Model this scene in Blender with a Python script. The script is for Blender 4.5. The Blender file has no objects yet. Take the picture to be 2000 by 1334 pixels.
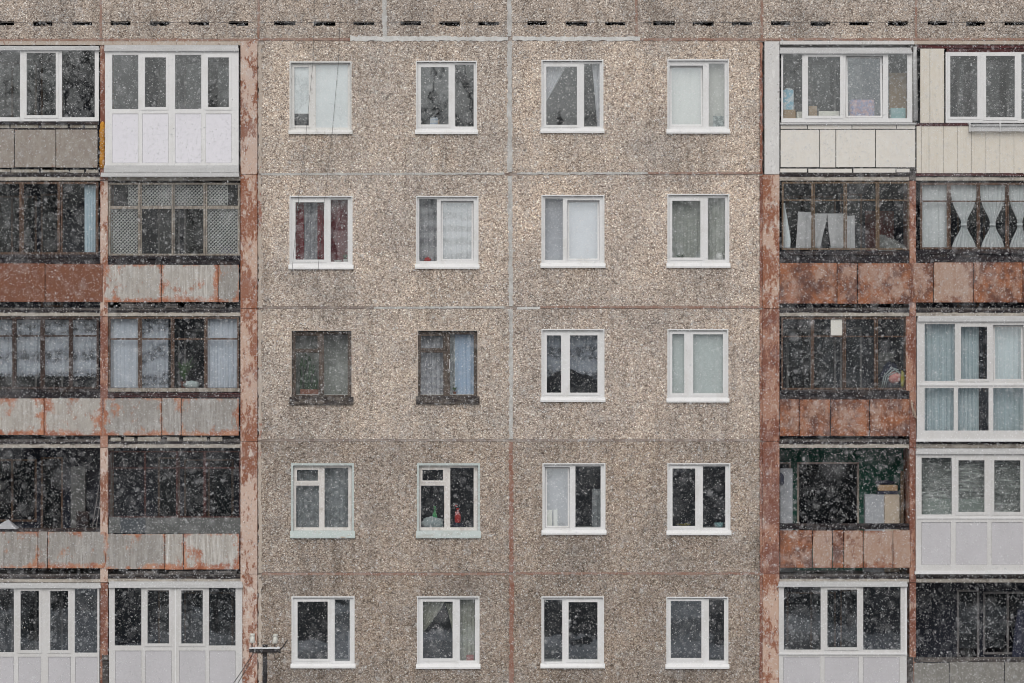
import bpy, math, random
import numpy as np
from mathutils import Vector
random.seed(7)
rng = np.random.default_rng(11)
R = math.radians

# ------------------------------------------------------------------ camera, sky, sun, exposure
S = 0.0107          # metres per photograph pixel, measured on the facade plane
D = 80.0            # camera to facade
ZC = 12.8           # camera height
sc = bpy.context.scene
col = sc.collection
cam = bpy.data.objects.new('camera', bpy.data.cameras.new('camera'))
col.objects.link(cam)
cam.location = (0, -D, ZC)
cam.rotation_euler = (R(90), 0, 0)
cam.data.sensor_width = 36.0
cam.data.lens = D * 36.0 / (2000 * S)
cam.data.clip_end = 3000
cam.data.dof.use_dof = True
cam.data.dof.focus_distance = D - 1.0
cam.data.dof.aperture_fstop = 2.6
sc.camera = cam

SUN_EL, SUN_AZ = 43.0, 186.0          # azimuth counted from +Y, so the sun stands behind the camera
w = bpy.data.worlds.new("World")
sc.world = w
w.use_nodes = True
nt = w.node_tree
nt.nodes.clear()
o_ = nt.nodes.new('ShaderNodeOutputWorld')
bg = nt.nodes.new('ShaderNodeBackground')
sky = nt.nodes.new('ShaderNodeTexSky')
sky.sky_type = 'NISHITA'
sky.sun_disc = False
sky.sun_elevation = R(SUN_EL)
sky.sun_rotation = R(SUN_AZ)
sky.air_density = 1.6
sky.dust_density = 6.0
sky.ozone_density = 1.0
hs = nt.nodes.new('ShaderNodeHueSaturation')
hs.inputs['Saturation'].default_value = 0.22
nt.links.new(sky.outputs[0], hs.inputs['Color'])
nt.links.new(hs.outputs[0], bg.inputs['Color'])
bg.inputs['Strength'].default_value = 0.088
nt.links.new(bg.outputs[0], o_.inputs['Surface'])

sl = bpy.data.lights.new('sun', 'SUN')
sl.energy = 1.0
sl.angle = R(60)
sl.color = (1.0, 0.97, 0.94)
so = bpy.data.objects.new('sun', sl)
col.objects.link(so)
so.location = (0, -40, 60)
# direction towards the sun
sd = Vector((math.sin(R(SUN_AZ)) * math.cos(R(SUN_EL)), math.cos(R(SUN_AZ)) * math.cos(R(SUN_EL)), math.sin(R(SUN_EL))))
so.rotation_euler = sd.to_track_quat('Z', 'Y').to_euler()

sc.view_settings.view_transform = 'Standard'
sc.view_settings.look = 'None'
sc.view_settings.exposure = 0.0
sc.view_settings.gamma = 1.0
try:
    sc.cycles.max_bounces = 6
    sc.cycles.transparent_max_bounces = 12
    sc.cycles.use_denoising = True
    sc.cycles.filter_width = 1.0
except Exception:
    pass

# ------------------------------------------------------------------ measuring helpers
def X(px, d=0.0):
    return (px - 1000.0) * S * (D + d) / D
def Z(py, d=0.0):
    return ZC - (py - 667.0) * S * (D + d) / D

# ------------------------------------------------------------------ materials
class N:
    def __init__(self, name):
        self.m = bpy.data.materials.new(name)
        self.m.use_nodes = True
        self.t = self.m.node_tree
        self.t.nodes.clear()
        self.out = self.t.nodes.new('ShaderNodeOutputMaterial')
    def n(self, typ, **kw):
        nd = self.t.nodes.new(typ)
        for k, v in kw.items():
            if k.startswith('_'):
                setattr(nd, k[1:], v)
            else:
                key = k.replace('__', ' ')
                nd.inputs[key].default_value = v
        return nd
    def l(self, a, b):
        self.t.links.new(a, b)
    def pos(self, scale=(1, 1, 1), shift=True):
        g = self.n('ShaderNodeNewGeometry')
        mp = self.n('ShaderNodeMapping')
        mp.inputs['Scale'].default_value = scale
        self.l(g.outputs['Position'], mp.inputs['Vector'])
        return mp.outputs[0]
    def noise(self, vec, scale, detail=4, rough=0.6):
        nd = self.n('ShaderNodeTexNoise', Scale=scale, Detail=detail, Roughness=rough)
        self.l(vec, nd.inputs['Vector'])
        return nd.outputs['Fac']
    def ramp(self, fac, stops, interp='LINEAR'):
        nd = self.n('ShaderNodeValToRGB')
        nd.color_ramp.interpolation = interp
        e = nd.color_ramp.elements
        while len(e) < len(stops):
            e.new(0.5)
        for i, (p, c) in enumerate(stops):
            e[i].position = p
            e[i].color = (c, c, c, 1) if not isinstance(c, tuple) else (*c, 1)
        self.l(fac, nd.inputs[0])
        return nd.outputs[0]
    def math(self, op, a, b=0.0, clamp=False):
        nd = self.n('ShaderNodeMath', _operation=op, _use_clamp=clamp)
        for i, v in enumerate((a, b)):
            if isinstance(v, (int, float)):
                nd.inputs[i].default_value = v
            else:
                self.l(v, nd.inputs[i])
        return nd.outputs[0]
    def mix(self, fac, a, b, mode='MIX'):
        nd = self.n('ShaderNodeMix', _data_type='RGBA', _blend_type=mode)
        for sock, v in ((nd.inputs[0], fac), (nd.inputs[6], a), (nd.inputs[7], b)):
            if isinstance(v, (int, float)):
                sock.default_value = v
            elif isinstance(v, tuple):
                sock.default_value = (*v, 1)
            else:
                self.l(v, sock)
        return nd.outputs[2]
    def pbsdf(self, color, rough=0.8, bump=None, bdist=0.01, bstr=0.5, spec=0.3, metal=0.0):
        p = self.n('ShaderNodeBsdfPrincipled', Roughness=rough, Metallic=metal)
        p.inputs['Specular IOR Level'].default_value = spec
        if isinstance(color, tuple):
            p.inputs['Base Color'].default_value = (*color, 1)
        else:
            self.l(color, p.inputs['Base Color'])
        if bump is not None:
            b = self.n('ShaderNodeBump', Strength=bstr, Distance=bdist)
            self.l(bump, b.inputs['Height'])
            self.l(b.outputs[0], p.inputs['Normal'])
        self.l(p.outputs[0], self.out.inputs['Surface'])
        return self.m

def m_aggregate():
    k = N('pebble_dash_concrete')
    v = k.pos()
    vo = k.n('ShaderNodeTexVoronoi', Scale=41.0)
    k.l(v, vo.inputs['Vector'])
    sep = k.n('ShaderNodeSeparateColor')
    k.l(vo.outputs['Color'], sep.inputs[0])
    peb = k.ramp(sep.outputs[0], [(0.0, (0.165, 0.136, 0.12)), (0.14, (0.30, 0.255, 0.225)), (0.5, (0.425, 0.37, 0.33)), (0.82, (0.51, 0.452, 0.41)), (0.95, (0.62, 0.575, 0.535)), (1.0, (0.84, 0.82, 0.78))])
    gap = k.ramp(vo.outputs['Distance'], [(0.0, 1.0), (0.55, 0.95), (0.85, 0.5)])
    c = k.mix(1.0, peb, gap, 'MULTIPLY')
    # clusters of missing / darker pebbles
    cl = k.noise(v, 7.0, 5, 0.7)
    cl = k.ramp(cl, [(0.28, 0.66), (0.46, 1.0), (0.70, 1.14)])
    c = k.mix(1.0, c, cl, 'MULTIPLY')
    # weathering in large soft patches and rain runs
    big = k.noise(v, 0.55, 6, 0.62)
    big = k.ramp(big, [(0.30, (0.78, 0.785, 0.79)), (0.46, (0.98, 0.97, 0.96)), (0.66, (1.22, 1.17, 1.11))])
    c = k.mix(1.0, c, big, 'MULTIPLY')
    run = k.noise(k.pos((2.6, 1, 0.22)), 1.0, 5, 0.6)
    run = k.ramp(run, [(0.30, (0.72, 0.71, 0.70)), (0.46, (1, 1, 1)), (0.66, (1.0, 1.0, 1.0)), (0.8, (1.08, 1.05, 1.0))])
    c = k.mix(1.0, c, run, 'MULTIPLY')
    bare = k.noise(v, 2.1, 8, 0.75)
    c = k.mix(k.ramp(bare, [(0.60, 0.0), (0.72, 0.65)]), c, (0.36, 0.325, 0.29))
    dk = k.noise(k.pos((1, 1, 0.7)), 3.6, 8, 0.78)
    c = k.mix(k.ramp(dk, [(0.61, 0.0), (0.72, 0.6)]), c, (0.14, 0.125, 0.115))
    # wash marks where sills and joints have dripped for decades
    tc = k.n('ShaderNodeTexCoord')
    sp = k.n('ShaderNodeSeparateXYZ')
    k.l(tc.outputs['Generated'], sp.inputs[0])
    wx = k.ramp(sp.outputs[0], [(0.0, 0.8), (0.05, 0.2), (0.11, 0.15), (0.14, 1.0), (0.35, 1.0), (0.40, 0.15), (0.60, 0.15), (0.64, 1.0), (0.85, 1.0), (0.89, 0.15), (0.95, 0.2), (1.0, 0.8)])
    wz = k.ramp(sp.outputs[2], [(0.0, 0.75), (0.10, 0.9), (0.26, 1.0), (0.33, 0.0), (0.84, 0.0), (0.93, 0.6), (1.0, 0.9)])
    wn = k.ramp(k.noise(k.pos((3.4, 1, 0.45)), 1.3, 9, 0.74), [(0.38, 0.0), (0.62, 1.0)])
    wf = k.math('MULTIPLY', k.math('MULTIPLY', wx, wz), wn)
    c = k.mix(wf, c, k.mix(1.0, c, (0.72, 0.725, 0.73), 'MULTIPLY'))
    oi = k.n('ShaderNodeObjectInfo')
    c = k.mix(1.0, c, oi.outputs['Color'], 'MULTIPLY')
    h = k.math('MULTIPLY', vo.outputs['Distance'], -1.0)
    return k.pbsdf(c, 0.9, h, 0.018, 0.8, 0.15)

def m_paint(name, base, patch, pale, thr=0.52, dark=(0.06, 0.045, 0.04), seed=0.0, sz=1.0):
    """old masonry paint flaking in vertical patches"""
    k = N(name)
    v = k.pos((1.4 * sz, 1.4 * sz, 0.62 * sz))
    n1 = k.noise(v, 1.6, 9, 0.72)
    n2 = k.noise(k.pos((6, 6, 2.6)), 1.9, 7, 0.75)
    n5 = k.noise(k.pos((14, 14, 6)), 2.0, 5, 0.7)
    f = k.math('ADD', k.math('ADD', k.math('MULTIPLY', n1, 0.58), k.math('MULTIPLY', n2, 0.27)), k.math('MULTIPLY', n5, 0.15))
    f1 = k.ramp(f, [(thr - 0.014, 0.0), (thr + 0.012, 1.0)])
    tone = k.mix(k.noise(k.pos(), 0.9, 4), base, tuple(x * 0.78 for x in base))
    c = k.mix(f1, tone, patch)
    n3 = k.noise(k.pos((3, 3, 1.2)), 2.7, 8, 0.75)
    c = k.mix(k.ramp(n3, [(0.57, 0.0), (0.63, 0.85)]), c, pale)
    n4 = k.noise(k.pos((9, 9, 3.5)), 3.0, 4, 0.7)
    c = k.mix(k.ramp(n4, [(0.635, 0.0), (0.67, 0.9)]), c, dark)
    return k.pbsdf(c, 0.85, f, 0.006, 0.5, 0.2)

def m_sheet(name, base, base2, rust, rust2, amount, streak=0.5, edge=0.12, pale=None, gloss=0.75):
    """flat asbestos / steel balcony sheets with rust blooms, rain streaks and rusty edges"""
    k = N(name)
    oi = k.n('ShaderNodeObjectInfo')
    g = k.n('ShaderNodeNewGeometry')
    add = k.n('ShaderNodeVectorMath', _operation='ADD')
    cmb = k.n('ShaderNodeCombineXYZ')
    k.l(k.math('MULTIPLY', oi.outputs['Random'], 37.0), cmb.inputs[0])
    k.l(k.math('MULTIPLY', oi.outputs['Random'], 61.0), cmb.inputs[1])
    k.l(g.outputs['Position'], add.inputs[0])
    k.l(cmb.outputs[0], add.inputs[1])
    def ps(sc_):
        mp = k.n('ShaderNodeMapping')
        mp.inputs['Scale'].default_value = sc_
        k.l(add.outputs[0], mp.inputs['Vector'])
        return mp.outputs[0]
    blot = k.noise(ps((1, 1, 0.8)), 2.4, 10, 0.72)
    fine = k.noise(ps((1, 1, 0.6)), 11.0, 6, 0.7)
    stk = k.noise(ps((17, 17, 0.9)), 1.5, 8, 0.75)
    pat = k.ramp(k.noise(ps((1, 1, 0.7)), 1.3, 5, 0.6), [(0.36, 0.15), (0.6, 1.25)])
    c = k.mix(k.ramp(fine, [(0.35, 0.0), (0.65, 1.0)]), base, base2)
    c = k.mix(k.math('MULTIPLY', k.math('MULTIPLY', k.ramp(stk, [(0.46, 0.0), (0.62, 1.0)]), streak), pat, True), c, pale if pale else tuple(min(0.85, x * 1.5) for x in base))
    c = k.mix(k.math('MULTIPLY', k.ramp(stk, [(0.30, 1.0), (0.44, 0.0)]), streak * 0.7), c, tuple(x * 0.6 for x in base2))
    tc = k.n('ShaderNodeTexCoord')
    sp = k.n('ShaderNodeSeparateXYZ')
    k.l(tc.outputs['Generated'], sp.inputs[0])
    eb = k.ramp(sp.outputs[2], [(0.0, 1.0), (0.05, 0.75), (0.20, 0.0), (0.9, 0.0), (1.0, 0.45)])
    ex = k.ramp(sp.outputs[0], [(0.0, 0.8), (0.06, 0.15), (0.2, 0.0), (0.84, 0.0), (0.95, 0.25), (1.0, 0.9)])
    e = k.math('MULTIPLY', k.math('ADD', eb, ex), edge)
    f = k.math('ADD', k.math('ADD', k.math('MULTIPLY', blot, 0.7), k.math('MULTIPLY', fine, 0.3)), e)
    th = 1.0 - amount
    rf = k.ramp(f, [(th - 0.035, 0.0), (th + 0.015, 0.7), (th + 0.06, 1.0)])
    rc = k.mix(k.ramp(k.noise(ps((1, 1, 0.8)), 3.4, 9, 0.75), [(0.42, 0.0), (0.56, 1.0)]), rust, rust2)
    c = k.mix(rf, c, rc)
    return k.pbsdf(c, gloss, f, 0.004, 0.35, 0.3)

def m_plain(name, c, c2=None, scale=4.0, rough=0.6, spec=0.4, stretch=(1, 1, 1), bstr=0.0, lo=0.35, hi=0.65, metal=0.0):
    k = N(name)
    c2 = c2 or tuple(x * 0.86 for x in c)
    f = k.noise(k.pos(stretch), scale, 7, 0.68)
    cc = k.mix(k.ramp(f, [(lo, 0.0), (hi, 1.0)]), c, c2)
    return k.pbsdf(cc, rough, f if bstr else None, 0.006, bstr, spec, metal)

def m_glass(name, refl=0.10, dirt=0.0, dirtc=(0.45, 0.46, 0.45)):
    k = N(name)
    tr = k.n('ShaderNodeBsdfTransparent')
    tr.inputs[0].default_value = (0.965, 0.975, 0.975, 1)
    gl = k.n('ShaderNodeBsdfGlossy', Roughness=0.015)
    gl.inputs[0].default_value = (0.86, 0.93, 1.0, 1)
    # old panes are never flat: a slow ripple bends what they mirror
    b = k.n('ShaderNodeBump', Strength=0.05, Distance=0.02)
    k.l(k.noise(k.pos(), 2.2, 2, 0.4), b.inputs['Height'])
    k.l(b.outputs[0], gl.inputs['Normal'])
    mx = k.n('ShaderNodeMixShader')
    mx.inputs[0].default_value = refl
    k.l(tr.outputs[0], mx.inputs[1]); k.l(gl.outputs[0], mx.inputs[2])
    res = mx.outputs[0]
    if dirt > 0:
        df = k.n('ShaderNodeBsdfDiffuse')
        df.inputs[0].default_value = (*dirtc, 1)
        nf = k.ramp(k.noise(k.pos(), 2.6, 8, 0.7), [(0.35, dirt * 0.25), (0.72, dirt)])
        m2 = k.n('ShaderNodeMixShader')
        k.l(nf, m2.inputs[0]); k.l(res, m2.inputs[1]); k.l(df.outputs[0], m2.inputs[2])
        res = m2.outputs[0]
    k.l(res, k.out.inputs['Surface'])
    return k.m

def m_cloth(name, c, holes=0.0, pattern=14.0, bands=0.0, soft=0.25):
    """woven curtain; holes > 0 makes it a net or lace that lets the dark room through"""
    k = N(name)
    v = k.pos()
    f = k.noise(v, pattern, 5, 0.65)
    cc = k.mix(k.ramp(f, [(0.3, 0.0), (0.7, 1.0)]), c, tuple(x * 0.88 for x in c))
    df = k.n('ShaderNodeBsdfDiffuse'); k.l(cc, df.inputs[0])
    tl = k.n('ShaderNodeBsdfTranslucent'); k.l(cc, tl.inputs[0])
    mx = k.n('ShaderNodeMixShader'); mx.inputs[0].default_value = soft * .3
    k.l(df.outputs[0], mx.inputs[1]); k.l(tl.outputs[0], mx.inputs[2])
    res = mx.outputs[0]
    if holes > 0:
        tr = k.n('ShaderNodeBsdfTransparent')
        hf = k.ramp(f, [(0.36, min(1.0, holes * 1.6)), (0.62, holes * 0.55)])
        if bands > 0:
            wv = k.n('ShaderNodeTexWave', _bands_direction='Z', Scale=bands, Distortion=4.0)
            k.l(v, wv.inputs['Vector'])
            hf = k.math('MULTIPLY', hf, k.ramp(wv.outputs['Fac'], [(0.3, 1.25), (0.8, 0.55)]), True)
        m2 = k.n('ShaderNodeMixShader')
        k.l(hf, m2.inputs[0]); k.l(res, m2.inputs[1]); k.l(tr.outputs[0], m2.inputs[2])
        res = m2.outputs[0]
    k.l(res, k.out.inputs['Surface'])
    return k.m

M = {}
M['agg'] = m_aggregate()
M['pink'] = m_paint('flaking_pink_paint', (0.59, 0.45, 0.38), (0.25, 0.11, 0.07), (0.60, 0.55, 0.505), 0.503)
M['pink_worn'] = m_paint('rusting_pink_paint', (0.57, 0.41, 0.33), (0.27, 0.115, 0.07), (0.58, 0.51, 0.46), 0.488)
M['pink_rust'] = m_paint('flaking_brown_paint', (0.40, 0.225, 0.165), (0.20, 0.085, 0.06), (0.52, 0.40, 0.33), 0.49)
M['white_pillar'] = m_paint('chipped_white_paint', (0.68, 0.675, 0.67), (0.54, 0.52, 0.50), (0.74, 0.74, 0.735), 0.58, (0.22, 0.20, 0.19))
M['beam'] = m_paint('flaking_beam_paint', (0.50, 0.43, 0.37), (0.30, 0.15, 0.11), (0.58, 0.55, 0.51), 0.56)
M['seal_grey'] = m_plain('grey_sealant', (0.56, 0.56, 0.55), (0.36, 0.35, 0.34), 5.0, 0.8, 0.2)
M['seal_white'] = m_plain('fresh_white_sealant', (0.66, 0.66, 0.65), (0.48, 0.48, 0.47), 6.0, 0.8, 0.2)
M['seal_brown'] = m_plain('red_brown_joint_paint', (0.25, 0.135, 0.10), (0.33, 0.25, 0.21), 4.0, 0.85, 0.2)
M['seal_rust'] = m_plain('rust_brown_joint_paint', (0.22, 0.095, 0.065), (0.30, 0.19, 0.15), 4.0, 0.85, 0.2)
M['seal_dirty'] = m_plain('dirty_joint_mortar', (0.40, 0.36, 0.33), (0.20, 0.15, 0.13), 3.0, 0.9, 0.2)
M['pvc'] = m_plain('white_pvc', (0.70, 0.705, 0.715), (0.56, 0.555, 0.54), 3.2, 0.35, 0.4, (1, 1, .6), 0.0, 0.5, 0.82)
M['pvc_panel'] = m_plain('white_sandwich_panel', (0.70, 0.695, 0.755), (0.715, 0.71, 0.765), 1.5, 0.4, 0.4)
M['pvc_dimmed'] = m_plain('dimmed_white_pvc', (0.60, 0.60, 0.605), (0.53, 0.525, 0.52), 2.5, 0.45, 0.35, (1, 1, .5))  # darker copy of pvc: light falloff towards the view's edges put into the colour
M['panel_dimmed'] = m_plain('dimmed_sandwich_panel', (0.50, 0.495, 0.525), (0.455, 0.45, 0.475), 1.6, 0.5, 0.35, (1, 1, .5))  # infill panels with the same light falloff in their colour
M['wood_window'] = m_plain('blackened_brown_window_wood', (0.15, 0.122, 0.105), (0.045, 0.04, 0.037), 5.0, 0.85, 0.2, (4, 4, 0.8), 0.3)
M['old_white'] = m_plain('worn_white_window_paint', (0.64, 0.62, 0.60), (0.34, 0.28, 0.24), 5.0, 0.7, 0.3, (2, 2, 1), 0.2, 0.52, 0.80)
M['chip_white'] = m_plain('chipped_white_window_paint', (0.66, 0.66, 0.65), (0.25, 0.22, 0.20), 7.0, 0.7, 0.3, (2, 2, 1), 0.2, 0.56, 0.76)
M['turq'] = m_plain('pale_turquoise_paint', (0.46, 0.52, 0.515), (0.33, 0.32, 0.29), 3.5, 0.6, 0.3, (1, 1, 2), 0.1, 0.5, 0.75)
M['turq_rust'] = m_plain('turquoise_paint_with_rust', (0.45, 0.515, 0.505), (0.36, 0.19, 0.09), 2.2, 0.6, 0.3, (1, 1, 3), 0.1, 0.56, 0.68)
M['wood'] = m_plain('weathered_brown_wood', (0.145, 0.092, 0.066), (0.05, 0.038, 0.034), 5.0, 0.85, 0.2, (4, 4, 0.8), 0.3)
M['wood_tan'] = m_plain('bare_tan_wood', (0.20, 0.145, 0.10), (0.07, 0.052, 0.04), 5.0, 0.85, 0.2, (4, 4, 0.8), 0.3)
M['wood_grey'] = m_plain('grey_weathered_wood', (0.36, 0.33, 0.285), (0.14, 0.12, 0.105), 5.0, 0.85, 0.2, (3, 3, 0.8), 0.3)
M['wood_dark'] = m_plain('blackened_wood', (0.035, 0.028, 0.027), (0.075, 0.048, 0.04), 5.0, 0.85, 0.2, (3, 3, 0.8), 0.3)
M['wood_red'] = m_plain('dark_red_painted_wood', (0.10, 0.035, 0.03), (0.05, 0.03, 0.03), 5.0, 0.8, 0.2, (3, 3, 0.8), 0.3)
M['rot'] = m_plain('rotten_dark_sill_wood', (0.035, 0.03, 0.03), (0.19, 0.17, 0.15), 7.0, 0.9, 0.15, (1, 1, 2), 0.4, 0.45, 0.7)
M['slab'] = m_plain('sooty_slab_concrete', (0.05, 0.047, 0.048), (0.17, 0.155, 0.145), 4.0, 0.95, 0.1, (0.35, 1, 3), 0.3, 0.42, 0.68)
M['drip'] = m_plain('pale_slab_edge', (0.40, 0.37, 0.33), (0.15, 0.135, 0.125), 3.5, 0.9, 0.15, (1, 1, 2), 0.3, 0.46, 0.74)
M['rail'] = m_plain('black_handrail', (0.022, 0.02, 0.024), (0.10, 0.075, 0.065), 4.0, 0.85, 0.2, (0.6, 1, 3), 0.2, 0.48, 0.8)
M['rail_maroon'] = m_plain('maroon_handrail', (0.10, 0.03, 0.032), (0.045, 0.03, 0.03), 4.0, 0.8, 0.2, (0.6, 1, 3), 0.2)
M['debris'] = m_plain('pale_broken_batten', (0.42, 0.41, 0.37), (0.20, 0.17, 0.14), 4.0, 0.9, 0.15)
M['alu'] = m_plain('grey_white_flashing', (0.55, 0.555, 0.565), (0.44, 0.445, 0.45), 3.0, 0.45, 0.4, (0.5, 1, 5))
M['steel'] = m_plain('grey_steel', (0.20, 0.20, 0.205), (0.11, 0.10, 0.10), 5.0, 0.6, 0.4)
M['foam'] = m_plain('orange_builders_foam', (0.55, 0.27, 0.045), (0.33, 0.15, 0.03), 4.0, 0.9, 0.1, (1, 1, 1), 0.5)
M['sheet_grey'] = m_sheet('grey_tan_balcony_sheet', (0.31, 0.285, 0.255), (0.24, 0.205, 0.185), (0.30, 0.16, 0.11), (0.24, 0.12, 0.085), 0.34, 0.2, 0.06)
M['sheet_brown'] = m_sheet('red_brown_balcony_sheet', (0.20, 0.085, 0.05), (0.155, 0.066, 0.043), (0.17, 0.06, 0.035), (0.21, 0.085, 0.055), 0.4, 0.06, 0.03, pale=(0.2, 0.09, 0.06))
M['sheet_white'] = m_sheet('whitewashed_rusty_balcony_sheet', (0.40, 0.375, 0.345), (0.30, 0.28, 0.26), (0.44, 0.20, 0.12), (0.28, 0.10, 0.055), 0.44, 0.75, 0.13, pale=(0.60, 0.59, 0.57))
M['sheet_soot'] = m_sheet('sooty_whitewashed_balcony_sheet', (0.30, 0.285, 0.265), (0.225, 0.21, 0.20), (0.44, 0.235, 0.15), (0.30, 0.115, 0.065), 0.41, 0.6, 0.15, pale=(0.50, 0.49, 0.48))
M['sheet_rust'] = m_sheet('orange_rusty_balcony_sheet', (0.37, 0.25, 0.20), (0.29, 0.165, 0.12), (0.30, 0.122, 0.062), (0.11, 0.05, 0.038), 0.525, 0.4, 0.10, pale=(0.40, 0.31, 0.26))
M['sheet_rust_pale'] = m_sheet('pale_rusty_balcony_sheet', (0.39, 0.275, 0.22), (0.32, 0.20, 0.15), (0.28, 0.12, 0.07), (0.16, 0.068, 0.045), 0.43, 0.4, 0.10, pale=(0.44, 0.37, 0.32))
M['sheet_cream'] = m_sheet('cream_balcony_sheet', (0.68, 0.665, 0.63), (0.65, 0.62, 0.57), (0.52, 0.36, 0.20), (0.30, 0.17, 0.10), 0.27, 0.3, 0.06, pale=(0.68, 0.67, 0.65))
M['siding'] = m_sheet('cream_stained_siding', (0.65, 0.62, 0.56), (0.60, 0.555, 0.48), (0.50, 0.33, 0.19), (0.26, 0.12, 0.08), 0.285, 0.5, 0.08, pale=(0.66, 0.64, 0.60))
M['sheet_cement'] = m_sheet('cement_balcony_sheet', (0.23, 0.225, 0.21), (0.17, 0.165, 0.155), (0.20, 0.16, 0.12), (0.16, 0.13, 0.10), 0.35, 0.3, 0.05)
M['board_grey'] = m_plain('grey_fibre_board', (0.135, 0.14, 0.14), (0.10, 0.105, 0.105), 3.0, 0.85, 0.15)
M['board_blue'] = m_plain('blue_grey_fibre_board', (0.085, 0.095, 0.105), (0.065, 0.075, 0.085), 3.0, 0.8, 0.15)
M['glass_pvc'] = m_glass('loggia_double_glazing', 0.11)
M['glass'] = m_glass('clear_glazing', 0.16)
M['glass_dirty'] = m_glass('dusty_glazing', 0.05, 0.035)
M['glass_bal'] = m_glass('loggia_glazing', 0.055, 0.0)
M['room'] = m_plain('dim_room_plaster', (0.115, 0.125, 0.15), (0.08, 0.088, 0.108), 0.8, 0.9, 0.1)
M['log_back'] = m_plain('shaded_loggia_plaster', (0.026, 0.029, 0.040), (0.016, 0.018, 0.027), 1.3, 0.9, 0.1)  # loggia shade and its blue cast put into the plaster colour
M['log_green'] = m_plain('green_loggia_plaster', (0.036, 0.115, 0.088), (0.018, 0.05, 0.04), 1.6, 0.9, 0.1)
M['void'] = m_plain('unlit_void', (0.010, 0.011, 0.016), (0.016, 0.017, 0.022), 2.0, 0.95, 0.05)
M['sheer'] = m_cloth('grey_sheer', (0.62, 0.64, 0.68), 0.45)
M['black_metal'] = m_plain('black_pole_paint', (0.016, 0.016, 0.02), (0.035, 0.03, 0.03), 4.0, 0.6, 0.3)
M['cable'] = m_plain('black_cable_rubber', (0.015, 0.015, 0.016), (0.03, 0.03, 0.03), 4.0, 0.6, 0.3)
M['porcelain'] = m_plain('white_porcelain', (0.62, 0.62, 0.58), (0.5, 0.5, 0.46), 4.0, 0.25, 0.5)
M['snow'] = m_plain('snow', (0.80, 0.81, 0.83), (0.70, 0.72, 0.75), 0.4, 0.9, 0.1)
M['slush'] = m_plain('trodden_snow', (0.50, 0.51, 0.53), (0.22, 0.22, 0.23), 0.16, 0.9, 0.1)

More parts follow.
